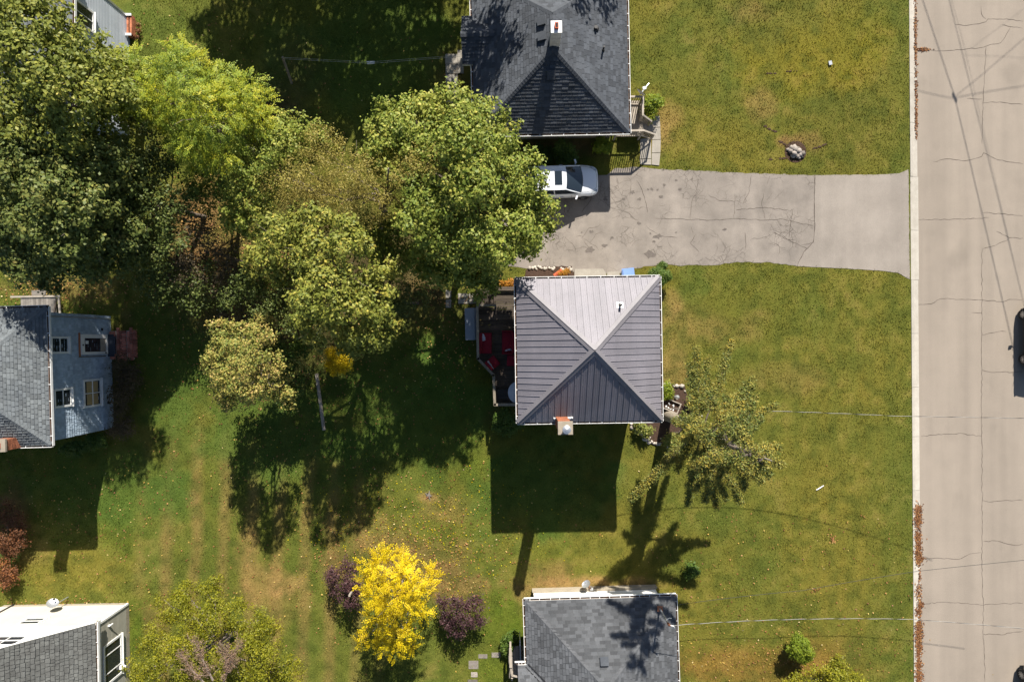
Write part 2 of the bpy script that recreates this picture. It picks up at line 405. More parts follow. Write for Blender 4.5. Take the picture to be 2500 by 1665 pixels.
def lawn_colour(x, y):
    px, py = ground_px(x, y)
    n1 = fbm(x, y, 5.0, 1); n2 = fbm(x, y, 1.3, 5); n3 = fbm(x, y, .5, 9, 3); n4 = fbm(x, y, 2.4, 13)
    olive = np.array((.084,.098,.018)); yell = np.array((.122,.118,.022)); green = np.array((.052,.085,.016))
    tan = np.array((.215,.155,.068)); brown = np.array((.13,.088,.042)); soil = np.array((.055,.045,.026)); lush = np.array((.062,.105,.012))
    rust = np.array((.165,.10,.03))
    def mix(c, d, f): return c*(1-f[..., None]) + d*f[..., None]
    c = np.broadcast_to(olive, px.shape+(3,)).copy()
    c = mix(c, yell, np.clip((n1-.42)*2.8, 0, 1)*.75)
    c = mix(c, green, np.clip((n4-.5)*3.2, 0, 1)*.6)
    def blob(cx, cy, rx, ry, col, s, soft=1.0):
        nonlocal c
        d = ((px-cx)/rx)**2 + ((py-cy)/ry)**2
        f = np.clip(1.25 - d*1.0 + (n2-.5)*2.2 + (n1-.5)*1.2, 0, 1)
        c = mix(c, np.array(col), f*s)
    # left lawn: greener, mower stripes
    f = np.clip((1350-px)/300, 0, 1)
    c = mix(c, green*1.1, f*.45)
    st = .5+.5*np.sin((px + 10*(n1-.5)*4 + .05*py)/66*2*np.pi)
    fs = np.clip((px-260)/150, 0, 1)*np.clip((980-px)/160, 0, 1)*np.clip((py-1000)/120, 0, 1)
    c = mix(c, tan*.85, fs*np.clip(st-.3, 0, 1)*(.45+.35*n2))
    st2 = .5+.5*np.sin((px+3*(n1-.5))/46*2*np.pi)
    c = mix(c, green, np.clip((px-1650)/200, 0, 1)*st2*.22*np.clip((py-640)/80, 0, 1))
    c = mix(c, green, np.clip((px-2130)/70, 0, 1)*.3)
    blob(640,1430,85,55,tan,.48); blob(600,1370,40,80,tan,.25); blob(690,1480,70,60,tan,.35); blob(360,1520,40,40,tan,.35)
    blob(470,1215,16,18,brown*1.4,.5)
    blob(1000,1370,140,65,brown*1.15,.6); blob(900,1300,120,50,tan*.9,.2); blob(1090,1430,90,60,brown*1.1,.5); blob(1160,1430,40,30,tan,.4)
    blob(830,1380,50,50,brown,.5); blob(1090,1240,60,40,tan*.9,.3); blob(1045,1214,26,14,tan,.6)
    blob(1420,1428,190,26,tan*.95,.75); blob(1340,1400,60,40,brown*1.2,.5); blob(1290,1450,40,30,tan,.6)
    blob(1225,1530,60,90,lush,.9); blob(1200,1620,60,60,lush,.6); blob(1330,1330,60,80,lush,.25)
    blob(335,1570,22,80,lush,.9); blob(330,1490,20,40,lush*.9,.6); blob(150,1390,160,60,yell,.6); blob(60,1330,70,60,tan*.8,.35)
    blob(290,1270,60,90,lush*.9,.5); blob(1160,1120,60,70,lush,.6); blob(420,1120,60,90,green,.6)
    blob(1800,1620,170,55,rust,.5); blob(1980,1590,70,60,rust,.4); blob(2050,1600,120,60,rust,.15)
    blob(1690,520,0.1,.1,tan,0); blob(1740,800,150,70,tan*.8,.28); blob(1640,740,30,40,tan,.4); blob(1900,930,120,50,tan*.8,.22)
    blob(1650,900,40,60,tan*.85,.45); blob(1700,1240,130,70,green,.4); blob(1990,1150,110,90,yell,.3); blob(1690,690,50,60,green,.6)
    blob(1625,285,60,60,tan*.95,.5); blob(1860,255,38,55,tan*.9,.4); blob(1600,330,40,50,tan*.9,.4); blob(1830,30,60,40,tan*.7,.3); blob(1960,350,50,30,tan*.8,.5); blob(1650,110,50,60,green,.45)
    blob(1930,345,36,18,brown*1.2,.6)
    blob(1700,300,190,110,yell,.25); blob(2050,300,120,140,olive*.75,.4); blob(1960,150,190,90,np.array((.115,.115,.012)),.6); blob(2100,80,90,90,np.array((.10,.108,.012)),.5)
    blob(420,100,160,110,green*1.25,.55); blob(560,60,60,70,yell*.8,.3)
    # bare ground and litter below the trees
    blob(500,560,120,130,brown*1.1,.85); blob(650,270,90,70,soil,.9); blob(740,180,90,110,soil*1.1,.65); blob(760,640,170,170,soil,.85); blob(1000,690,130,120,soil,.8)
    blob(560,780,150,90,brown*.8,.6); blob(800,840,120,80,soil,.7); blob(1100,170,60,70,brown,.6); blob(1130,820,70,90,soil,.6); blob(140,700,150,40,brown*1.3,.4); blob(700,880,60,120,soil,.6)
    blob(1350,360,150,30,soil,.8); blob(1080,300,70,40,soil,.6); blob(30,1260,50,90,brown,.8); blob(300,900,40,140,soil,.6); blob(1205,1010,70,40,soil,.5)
    c = mix(c, tan*.9, np.clip((n3-.5)*4,0,1)*np.clip((n2-.3)*2,0,1)*.24)
    c = mix(c, green*.8, np.clip((.47-n3)*5,0,1)*.38)
    for z_ in ((1320,1170,200,150),(1000,1010,260,180),(700,1080,180,130),(250,1180,220,110),(900,140,260,170),(1120,900,120,140),(420,900,120,160)):
        blob(z_[0],z_[1],z_[2],z_[3],green*np.array((.8,1.0,1.0)),.75)
    v = (.80 + .40*n3)
    c = c*np.array((1.70,1.44,1.25))
    c = c*v[..., None]*(.9+.2*n2[..., None])
    return c

NX, NY = 500, 460
ys = np.linspace(-34, 34, NY)
kx = (kerb_px(832.5-PPM*ys)-1250)/PPM
tt = np.linspace(0, 1, NX)
gx = -46 + tt[None, :]*(kx[:, None]+46)
gy = np.broadcast_to(ys[:, None], gx.shape)
PX, PY = ground_px(gx, gy)
gz = (fbm(gx, gy, 1.0, 21)-.5)*.03
low = np.ones(PX.shape, bool); near = np.zeros(PX.shape, bool)
for ox, oy in ((-11,0),(11,0),(0,-11),(0,11),(8,8),(-8,-8),(8,-8),(-8,8)):
    i_ = inside(DRIVE, PX+ox, PY+oy); low &= i_; near |= i_
gz = np.where(near, -.008, gz)
for b in SLABS: low |= (PX > b[0]) & (PX < b[2]) & (PY > b[1]) & (PY < b[3])
gz = np.where(low, -.12, gz)
gz[:, -1] = 0.0
verts = np.stack([gx, gy, gz], -1).reshape(-1, 3)
me = bpy.data.meshes.new('lawn')
idx = np.arange(NX*NY).reshape(NY, NX)
quads = np.stack([idx[:-1, :-1], idx[:-1, 1:], idx[1:, 1:], idx[1:, :-1]], -1).reshape(-1, 4)
me.vertices.add(len(verts)); me.vertices.foreach_set('co', verts.astype(np.float32).ravel())
me.loops.add(quads.size); me.loops.foreach_set('vertex_index', quads.astype(np.int32).ravel())
me.polygons.add(len(quads)); me.polygons.foreach_set('loop_start', np.arange(0, quads.size, 4, dtype=np.int32)); me.polygons.foreach_set('loop_total', np.full(len(quads), 4, dtype=np.int32))
at = me.attributes.new('col', 'FLOAT_COLOR', 'POINT')
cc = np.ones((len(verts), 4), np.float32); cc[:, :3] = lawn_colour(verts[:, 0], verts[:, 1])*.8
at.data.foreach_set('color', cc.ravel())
me.update(calc_edges=True)

def colmat(name, bump, trans=0.0, noise=0.0):
    m, t, b = nt(name)
    N = t.nodes; L = t.links
    a = N.new('ShaderNodeAttribute'); a.attribute_name = 'col'
    out = a.outputs['Color']
    geo = N.new('ShaderNodeNewGeometry')
    if noise:
        ns = N.new('ShaderNodeTexNoise'); ns.inputs['Scale'].default_value = 14; ns.inputs['Detail'].default_value = 6; ns.inputs['Roughness'].default_value = .7
        L.new(geo.outputs['Position'], ns.inputs['Vector'])
        mr = N.new('ShaderNodeMapRange'); mr.inputs[1].default_value = .3; mr.inputs[2].default_value = .7; mr.inputs[3].default_value = 1-noise; mr.inputs[4].default_value = 1+noise
        L.new(ns.outputs['Fac'], mr.inputs[0])
        vm = N.new('ShaderNodeVectorMath'); vm.operation = 'SCALE'
        L.new(out, vm.inputs[0]); L.new(mr.outputs[0], vm.inputs['Scale']); out = vm.outputs[0]
    L.new(out, b.inputs['Base Color'])
    b.inputs['Roughness'].default_value = .9; inp(b, ['Specular IOR Level'], .1)
    if bump:
        n2 = N.new('ShaderNodeTexNoise'); n2.inputs['Scale'].default_value = 22; n2.inputs['Detail'].default_value = 5; n2.inputs['Roughness'].default_value = .75
        L.new(geo.outputs['Position'], n2.inputs['Vector'])
        bp = N.new('ShaderNodeBump'); bp.inputs['Strength'].default_value = bump; bp.inputs['Distance'].default_value = .06
        L.new(n2.outputs['Fac'], bp.inputs['Height']); L.new(bp.outputs[0], b.inputs['Normal'])
    if trans:
        tr = N.new('ShaderNodeBsdfTranslucent'); L.new(out, tr.inputs[0])
        mx = N.new('ShaderNodeMixShader'); mx.inputs[0].default_value = trans
        L.new(b.outputs[0], mx.inputs[1]); L.new(tr.outputs[0], mx.inputs[2]); L.new(mx.outputs[0], N['Material Output'].inputs['Surface'])
    return m
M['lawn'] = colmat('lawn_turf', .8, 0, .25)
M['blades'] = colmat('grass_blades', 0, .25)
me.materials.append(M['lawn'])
lawn = link('lawn', me, kind='structure')

M['field'] = pm('distant_turf', (.085,.088,.02), (.06,.07,.016), .2, rough=.95, bump=.5, bscale=10)
MB().face([(-700,-700,-.3),(700,-700,-.3),(700,700,-.3),(-700,700,-.3)]).build('ground', M['field'], kind='structure')

# grass blades over what the picture shows of the lawn
NB = 620000
bx = rng.uniform(-29.8, 22.7, NB); by = rng.uniform(-20, 20, NB)
bpx, bpy_ = ground_px(bx, by)
keep = bpx < kerb_px(bpy_)-1
keep &= ~inside(DRIVE, bpx + rng.normal(0, 2.2, NB), bpy_ + rng.normal(0, 2.2, NB))
for p in BEDS.values(): keep &= ~inside(p, bpx, bpy_)
HOUSE_PX = [[(1268,712),(1545,712),(1545,990),(1268,990)], [(1165,50),(1500,50),(1500,330),(1165,330)], [(1300,1450),(1600,1450),(1600,1700),(1300,1700)],
            [(-50,770),(268,770),(272,1040),(-50,1040)], [(-50,1475),(312,1475),(312,1700),(-50,1700)], [(60,-50),(318,-50),(318,325),(60,325)]]
for p in HOUSE_PX: keep &= ~inside(p, bpx, bpy_)
for b in SLABS: keep &= ~((bpx > b[0]-1) & (bpx < b[2]+1) & (bpy_ > b[1]-1) & (bpy_ < b[3]+1))
for b in [(1562,336,1592,408),(1592,283,1614,408),(1537,240,1592,336),(1400,655,1512,700)]: keep &= ~((bpx > b[0]) & (bpx < b[2]) & (bpy_ > b[1]) & (bpy_ < b[3]))
keep &= rng.random(NB) < .35 + .9*fbm(bx, by, .3, 31, 2)
bx, by = bx[keep], by[keep]
nb = len(bx)
bc = lawn_colour(bx, by)*rng.uniform(.75, 1.5, nb)[:, None]*np.stack([rng.uniform(.92,1.1,nb), np.ones(nb), np.ones(nb)], -1)
hh = rng.uniform(.03, .075, nb); ww = rng.uniform(.012, .028, nb); an = rng.uniform(0, 2*np.pi, nb); ln = rng.uniform(0, 2*np.pi, nb); la = hh*rng.uniform(.3, 1.1, nb)
bz = np.zeros(nb)-.004
p0 = np.stack([bx-np.cos(an)*ww, by-np.sin(an)*ww, bz], -1)
p1 = np.stack([bx+np.cos(an)*ww, by+np.sin(an)*ww, bz], -1)
p2 = np.stack([bx+np.cos(ln)*la, by+np.sin(ln)*la, bz+hh], -1)
gm = raw_mesh('grass', np.stack([p0, p1, p2], 1).reshape(-1, 3), 3, M['blades'], col=bc)
tag(link('grass', gm), 'short mown lawn grass around the houses', 'grass', kind='stuff')

# ------------------------------------------------------------------ road, kerb, driveway
M['road'] = pm('road_surface', (.262,.222,.182), (.235,.20,.164), .7, rough=.92, bump=.35, bscale=120, bdist=.01, contrast=(.3,.7), detail=8)
M['asphalt_old'] = pm('old_asphalt', (.252,.22,.19), (.17,.149,.13), .9, rough=.92, bump=.5, bscale=100, bdist=.012, contrast=(.32,.72), detail=9)
M['asphalt_new'] = pm('newer_asphalt', (.268,.236,.204), (.224,.196,.169), .8, rough=.92, bump=.4, bscale=120, bdist=.01, detail=9)
def crackle(m, y0, y1, x1):
    t = m.node_tree; N = t.nodes; L = t.links; b = N['Principled BSDF']
    src = b.inputs['Base Color'].links[0].from_socket
    geo = N.new('ShaderNodeNewGeometry')
    nz = N.new('ShaderNodeTexNoise'); nz.inputs['Scale'].default_value = 1.7; nz.inputs['Detail'].default_value = 5
    L.new(geo.outputs['Position'], nz.inputs['Vector'])
    ad = N.new('ShaderNodeVectorMath'); ad.operation = 'MULTIPLY_ADD'; ad.inputs[1].default_value = (.55,.55,0)
    L.new(nz.outputs['Color'], ad.inputs[0]); L.new(geo.outputs['Position'], ad.inputs[2])
    out = None
    for sc_, w in ((1.1,.012), (2.6,.016)):
        vo = N.new('ShaderNodeTexVoronoi'); vo.feature = 'DISTANCE_TO_EDGE'; vo.inputs['Scale'].default_value = sc_
        L.new(ad.outputs[0], vo.inputs['Vector'])
        mr = N.new('ShaderNodeMapRange'); mr.inputs[1].default_value = 0; mr.inputs[2].default_value = w*sc_; mr.inputs[3].default_value = 1; mr.inputs[4].default_value = 0
        L.new(vo.outputs['Distance'], mr.inputs[0])
        mk = N.new('ShaderNodeTexNoise'); mk.inputs['Scale'].default_value = .55; mk.inputs['Detail'].default_value = 3
        L.new(geo.outputs['Position'], mk.inputs['Vector'])
        mm = N.new('ShaderNodeMapRange'); mm.inputs[1].default_value = .46 if sc_ < 2 else .52; mm.inputs[2].default_value = .56 if sc_ < 2 else .62
        L.new(mk.outputs['Fac'], mm.inputs[0])
        mu = N.new('ShaderNodeMath'); mu.operation = 'MULTIPLY'; L.new(mr.outputs[0], mu.inputs[0]); L.new(mm.outputs[0], mu.inputs[1])
        if out is None: out = mu.outputs[0]
        else:
            mxm = N.new('ShaderNodeMath'); mxm.operation = 'MAXIMUM'; L.new(out, mxm.inputs[0]); L.new(mu.outputs[0], mxm.inputs[1]); out = mxm.outputs[0]
    mx = N.new('ShaderNodeMixRGB'); mx.inputs[2].default_value = (.07,.058,.05,1)
    sc2 = N.new('ShaderNodeMath'); sc2.operation = 'MULTIPLY'; sc2.inputs[1].default_value = .75
    L.new(out, sc2.inputs[0]); L.new(sc2.outputs[0], mx.inputs[0]); L.new(src, mx.inputs[1]); L.new(mx.outputs[0], b.inputs['Base Color'])
crackle(M['asphalt_old'], 0, 0, 0)
M['crack'] = flat('crack_filler', (.075,.06,.052), rough=1, spec=.1)
M['stain'] = pm('oil_stain', (.10,.085,.075), (.14,.12,.105), 8, rough=.9)

def wear(m):
    t = m.node_tree; N = t.nodes; L = t.links; b = N['Principled BSDF']
    src = b.inputs['Base Color'].links[0].from_socket
    geo = N.new('ShaderNodeNewGeometry')
    out = src
    for sc_, st, lo, hi, a0, a1 in ((1.0,(.9,.05,1),.35,.65,.90,1.06), (.5,(1,.6,1),.58,.72,1.0,.88), (26,(1,1,1),.35,.65,.91,1.08), (70,(1,1,1),.62,.75,1.0,.80)):
        mp = N.new('ShaderNodeMapping'); mp.inputs['Scale'].default_value = st; L.new(geo.outputs['Position'], mp.inputs['Vector'])
        ns = N.new('ShaderNodeTexNoise'); ns.inputs['Scale'].default_value = sc_; ns.inputs['Detail'].default_value = 4; L.new(mp.outputs[0], ns.inputs['Vector'])
        mr = N.new('ShaderNodeMapRange'); mr.inputs[1].default_value = lo; mr.inputs[2].default_value = hi; mr.inputs[3].default_value = a0; mr.inputs[4].default_value = a1
        L.new(ns.outputs['Fac'], mr.inputs[0])
        vm = N.new('ShaderNodeVectorMath'); vm.operation = 'SCALE'; L.new(out, vm.inputs[0]); L.new(mr.outputs[0], vm.inputs['Scale']); out = vm.outputs[0]
    L.new(out, b.inputs['Base Color'])
wear(M['road']); wear(M['asphalt_new']); wear(M['asphalt_old']); wear(M['kerb'])
for k_ in ('metal_roof','metal_cap','shingle_dark','shingle_mid','shingle_grey','shingle_green','concrete','blue_siding'): wear(M[k_])
ROAD_Z = -.075
ROAD_R = 31.0
rd = MB()
yy = np.linspace(60, -60, 61)
for a, b in zip(yy[:-1], yy[1:]):
    xa = (kerb_px(832.5-PPM*a)+12-1250)/PPM; xb = (kerb_px(832.5-PPM*b)+12-1250)/PPM
    rd.face([(xa, a, ROAD_Z), (xb, b, ROAD_Z), (ROAD_R, b, ROAD_Z), (ROAD_R, a, ROAD_Z)])
road = rd.build('road', M['road'], kind='structure')
MB().box(ROAD_R, ROAD_R+.3, -60, 60, -.3, .03).build('kerb', M['concrete'], kind='structure')
MB().box(ROAD_R+.3, 120, -60, 60, -.35, -.0).build('verge', M['field'], kind='structure')

kerb = thing('kerb', 'long pale concrete kerb between lawn and road', None); kerb['kind'] = 'structure'; del kerb['label']
seg = 3.05
y = 33.0; k = 0
joints = []
while y > -33:
    y1 = y - seg*(1 if k % 3 else .92)
    joints.append((y, y1)); y = y1; k += 1
for (ya, yb) in joints:
    g = .008
    sec = [(0,-.2),(0,.03),(.13,.03),(.19,-.02),(.46,-.066),(.46,-.2)]
    # at the driveway the kerb is dropped
    dropped = 3.4 < (ya+yb)/2 < 9.9
    if dropped: sec = [(0,-.2),(0,.012),(.10,.01),(.2,-.02),(.50,-.066),(.50,-.2)]
    w = MB()
    xa = (kerb_px(832.5-PPM*ya)-1250)/PPM; xb = (kerb_px(832.5-PPM*yb)-1250)/PPM
    A = [(xa+s, ya-g, z) for s, z in sec]; B = [(xb+s, yb+g, z) for s, z in sec]
    for i in range(len(sec)):
        j = (i+1) % len(sec)
        w.face([A[i], B[i], B[j], A[j]])
    w.face(A[::-1]); w.face(B)
    w.build('kerb_stone', M['kerb'], kerb)

def sheet(poly_px, z, dz=.02):
    return [(G(px, py, 0).x, G(px, py, 0).y) for px, py in poly_px]
def roughen(poly, step=9, amp=1.6, seed=3):
    r = random.Random(seed); out = []
    n = len(poly)
    for i in range(n):
        a, b = poly[i], poly[(i+1) % n]
        L = math.hypot(b[0]-a[0], b[1]-a[1]); m = max(1, int(L/step))
        for k in range(m):
            f = k/m
            e = amp if k else amp*.4
            out.append((a[0]+(b[0]-a[0])*f + r.uniform(-e, e), a[1]+(b[1]-a[1])*f + r.uniform(-e, e)))
    return out
old = [p for p in DRIVE if p[0] < 1960 or False]
top = [p for p in DRIVE[:14]]; bot = DRIVE[14:]
old_poly = [p for p in top if p[0] < 1990] + SEAM + [p for p in bot if p[0] < 1945]
new_poly = [SEAM[0]] + [p for p in top if p[0] > 1992] + [p for p in bot if p[0] > 1946] + SEAM[::-1][:-1]
drive = thing('driveway', '', None, (0,0,0)); drive['kind'] = 'structure'
MB().prism(sheet(roughen(old_poly, seed=4), 0), -.14, .004).build('old_asphalt', M['asphalt_old'], drive)
MB().prism(sheet(roughen(new_poly, amp=.6, seed=5), 0), -.14, .008).build('newer_asphalt', M['asphalt_new'], drive)

def crack_strip(mb, pts, w, z, amp=1.5, step=7, seed=0):
    """a thin dark fissure along a polyline (picture pixels on the ground)"""
    r = random.Random(seed); P = []
    for a, b in zip(pts[:-1], pts[1:]):
        L = math.hypot(b[0]-a[0], b[1]-a[1]); m = max(1, int(L/step))
        for k in range(m):
            f = k/m; e = amp if k else 0
            P.append((a[0]+(b[0]-a[0])*f + r.uniform(-e, e), a[1]+(b[1]-a[1])*f + r.uniform(-e, e)))
    P.append(pts[-1])
    W = [w*r.uniform(.5, 1.3) for _ in P]; W[0] *= .4; W[-1] *= .3
    Q = [Vector(((p[0]-1250)/PPM, (832.5-p[1])/PPM, z)) for p in P]
    for i in range(len(Q)-1):
        d = (Q[i+1]-Q[i]); n = Vector((-d.y, d.x, 0))
        if n.length < 1e-6: continue
        n.normalize()
        mb.face([Q[i]-n*W[i], Q[i+1]-n*W[i+1], Q[i+1]+n*W[i+1], Q[i]+n*W[i]], m=0)
cr = MB()
def Z(pts, s, ox, oy): return [(x/s+ox, y/s+oy) for x, y in pts]
road_cracks = []
for p in ([(330,545),(390,555),(480,553),(650,540),(780,522),(820,530),(870,520),(960,495),(1100,465),(1150,400),(1210,290)],
          [(600,265),(730,275),(800,262),(900,245),(940,235),(960,205),(1200,210),(1344,230)], [(1115,270),(1210,288),(1344,305)], [(885,60),(890,150),(940,205)],
          [(940,510),(930,700),(920,850),(910,1000),(905,1150),(900,1340),(895,1568)], [(910,1120),(990,1112),(1150,1122),(1220,1135),(1344,1140)], [(730,1075),(905,1080)]):
    road_cracks.append(Z(p, 4.48, 2200, 0))
for p in ([(190,455),(300,445),(375,405),(560,412),(690,415),(850,430),(900,410),(1004,412)], [(690,685),(830,655),(875,658)], [(690,950),(760,970),(945,967),(1004,965)], [(220,1460),(330,1450),(510,1437),(690,1460)], [(610,512),(690,515)],
          [(690,20),(690,400),(687,700),(690,1000),(685,1200),(690,1568),(688,1890)]):
    road_cracks.append(Z(p, 3.1375, 2180, 600))
for p in ([(1525,885),(1600,868),(1700,878),(1790,855),(1800,835),(1870,870),(1940,885),(2016,895)], [(1435,1200),(1600,1200),(1760,1195),(1830,1190)], [(1795,1163),(1900,1168),(2016,1182)], [(1795,1360),(1870,1340),(1940,1305)], [(1870,1265),(1940,1300),(2016,1302)]):
    road_cracks.append(Z(p, 2.24, 1600, 0))
for p in ([(240,555),(400,550),(555,558),(640,515),(740,505)], [(750,410),(870,408),(960,435),(1030,445),(1079,435)], [(230,930),(400,912),(600,922),(750,940),(770,930),(900,925),(1079,922)], [(750,75),(800,88),(900,78),(1079,72)], [(750,1175),(900,1182),(1000,1160),(1079,1152)],
          [(745,0),(742,300),(742,700),(752,930),(750,1180),(762,1350),(765,1568)]):
    road_cracks.append(Z(p, 3.372, 2180, 1200))
for i, p in enumerate(road_cracks):
    crack_strip(cr, p, .012, ROAD_Z+.004, seed=i)
tag(cr.build('cracks', M['crack'], road), None, kind='stuff')

cr = MB()
dc = [Z(p, 2.24, 1600, 0) for p in ([(0,1195),(120,1198),(300,1205),(450,1196),(600,1205),(700,1200),(870,1240)], [(230,985),(228,1050),(200,1100),(190,1200)], [(525,960),(510,1060),(480,1110)], [(435,1075),(430,1200)], [(625,965),(610,1010)],
      [(750,1150),(730,1300)], [(290,1065),(340,1095),(435,1105)], [(590,1060),(580,1120),(600,1200)], [(440,1150),(600,1135),(720,1150)], [(490,1270),(495,1370)], [(640,1270),(740,1320),(830,1360)], [(800,1340),(870,1330)], [(220,1280),(190,1330),(240,1380)], [(0,1290),(120,1300)])]
dc += [Z(p, 3.015, 1050, 0) for p in ([(1520,1330),(1560,1400),(1590,1500),(1600,1568)], [(1200,1430),(1170,1490),(1130,1540),(1115,1568)], [(985,1480),(990,1568)], [(1480,1380),(1470,1450)])]
rr = random.Random(5)
for i in range(26):
    x = rr.uniform(1300, 1975); y = rr.choice([rr.uniform(540, 640), rr.uniform(530, 640), rr.uniform(430, 640)])
    a = rr.choice([0, 1.57, .6, 2.4]) + rr.uniform(-.5, .5); pts = [(x, y)]
    for q in range(rr.randint(2, 5)):
        a += rr.uniform(-.7, .7); L = rr.uniform(5, 16)
        pts.append((pts[-1][0]+L*math.cos(a), pts[-1][1]+L*math.sin(a)))
    if all(432 < p[1] < 640 and p[0] < 1985 for p in pts): dc.append(pts)
for i, p in enumerate(dc):
    crack_strip(cr, p, .011 if i < 18 else .007, .0085, seed=100+i)
crack_strip(cr, SEAM, .016, .0125, seed=77, amp=.8)
tag(cr.build('cracks', M['crack'], drive), None, kind='stuff')
# oil and damp stains on the old asphalt
stn = MB()
for i in range(34):
    if i < 8: cx, cy, r = ((1440,610,12),(1585,622,14),(1605,578,9),(1475,600,7),(1560,545,5),(1622,452,4),(1770,560,6),(1545,470,6))[i]
    else: cx, cy, r = rr.uniform(1420, 1720), rr.choice([rr.uniform(440, 500), rr.uniform(560, 630)]), rr.uniform(1.2, 5)
    pts = []
    for q in range(11):
        a = 2*math.pi*q/11; e = r*rr.uniform(.45, 1.2)
        pts.append(Vector(((cx+e*math.cos(a)*1.2-1250)/PPM, (832.5-cy-e*math.sin(a)*.8)/PPM, .0125+i*.0001)))
    stn.face(pts)
tag(stn.build('stains', M['stain'], drive), None, kind='stuff')

# ------------------------------------------------------------------ building helpers
def clip_poly(poly, a, b, c):
    """keep a*u+b*v+c >= 0"""
    out = []
    n = len(poly)
    for i in range(n):
        p, q = poly[i], poly[(i+1) % n]
        dp = a*p[0]+b*p[1]+c; dq = a*q[0]+b*q[1]+c
        if dp >= 0: out.append(p)
        if (dp >= 0) != (dq >= 0):
            f = dp/(dp-dq)
            out.append((p[0]+(q[0]-p[0])*f, p[1]+(q[1]-p[1])*f))
    return out
def clip_convex(sub, poly):
    """sub clipped by the convex counter-clockwise poly"""
    n = len(poly)
    for i in range(n):
        p, q = poly[i], poly[(i+1) % n]
        a, b = -(q[1]-p[1]), (q[0]-p[0])
        c = -(a*p[0]+b*p[1])
        sub = clip_poly(sub, a, b, c)
        if len(sub) < 3: return []
    return sub
def area(poly):
    return .5*sum(poly[i][0]*poly[(i+1)%len(poly)][1]-poly[(i+1)%len(poly)][0]*poly[i][1] for i in range(len(poly)))
class Plane:
    """a roof or wall face given by its corners, first edge along the eave, counter-clockwise from outside"""
    def __init__(s, pts):
        s.p = [Vector(q) for q in pts]
        s.O = s.p[0]
        s.U = (s.p[1]-s.p[0]).normalized()
        s.N = (s.p[1]-s.p[0]).cross(s.p[2]-s.p[0]).normalized()
        s.V = s.N.cross(s.U)
        s.uv = [((q-s.O).dot(s.U), (q-s.O).dot(s.V)) for q in s.p]
    def at(s, u, v, h=0.0):
        return s.O + s.U*u + s.V*v + s.N*h
    def z(s, x, y):
        return s.O.z - (s.N.x*(x-s.O.x)+s.N.y*(y-s.O.y))/s.N.z
def tiles(mb, pl, expo, wmin, wmax, thick, gap=.008, base=.004, jit=.0):
    poly = pl.uv
    us = [p[0] for p in poly]; vs = [p[1] for p in poly]
    v = min(vs); row = 0
    while v < max(vs):
        u = min(us) - random.uniform(0, wmax)
        while u < max(us):
            w = random.uniform(wmin, wmax)
            j = random.uniform(-jit, jit)
            q = clip_convex([(u+gap/2, v+j), (u+w-gap/2, v+j), (u+w-gap/2, v+expo), (u+gap/2, v+expo)], poly)
            if len(q) >= 3 and area(q) > expo*wmin*.06:
                t = random.random(); th = thick*random.uniform(.7, 1.2)
                hs = lambda r: base + th*(1-(r-v)/expo)
                mb.face([pl.at(a, b, hs(b)) for a, b in q], t)
                for i in range(len(q)):
                    a, b = q[i], q[(i+1) % len(q)]
                    if abs(a[1]-b[1]) < 1e-6 and a[1] < v+expo*.5 and abs(a[0]-b[0]) > .02:
                        mb.face([pl.at(a[0], a[1], 0), pl.at(b[0], b[1], 0), pl.at(b[0], b[1], hs(b[1])), pl.at(a[0], a[1], hs(a[1]))], t*.6)
            u += w
        v += expo; row += 1
def extrude(mb, pl, poly, h0, h1, t=.5, m=0):
    if len(poly) < 3: return
    mb.face([pl.at(a, b, h1) for a, b in poly], t, m)
    n = len(poly)
    for i in range(n):
        a, b = poly[i], poly[(i+1) % n]
        mb.face([pl.at(*a, h0), pl.at(*b, h0), pl.at(*b, h1), pl.at(*a, h1)], t, m)

def cap_mesh(name, mat, L=.2, W=.15, drop=.055, th=.02):
    b = MB()
    for s in (-1, 1):
        f = [(-L/2,0,th), (L/2,0,th*.4), (L/2,s*W,th*.4-drop), (-L/2,s*W,th-drop)]
        b.face(f if s > 0 else f[::-1], .5)
        e = [(-L/2,0,-.01),(-L/2,0,th),(-L/2,s*W,th-drop),(-L/2,s*W,-drop-.01)]
        b.face(e if s > 0 else e[::-1], .2)
        e = [(-L/2,s*W,th-drop),(L/2,s*W,th*.4-drop),(L/2,s*W,-drop-.02),(-L/2,s*W,-drop-.02)]
        b.face(e if s > 0 else e[::-1], .3)
    return b.mesh(name, mat)
def ridge_caps(parent, me, a, b, step=.155, lift=.012):
    a = Vector(a); b = Vector(b); d = b-a; L = d.length; x = d/L
    z = (Vector((0,0,1)) - x*x.z).normalized(); y = z.cross(x)
    n = int(L/step)
    for i in range(n):
        o = link('ridge_shingle', me, parent)
        p = a + x*(step*(i+.5)) + z*lift
        j = random.uniform(-.05, .05)
        R = Matrix((x, y, z)).transposed().to_4x4() @ Matrix.Rotation(j, 4, 'Z')
        o.matrix_local = Matrix.Translation(p) @ R

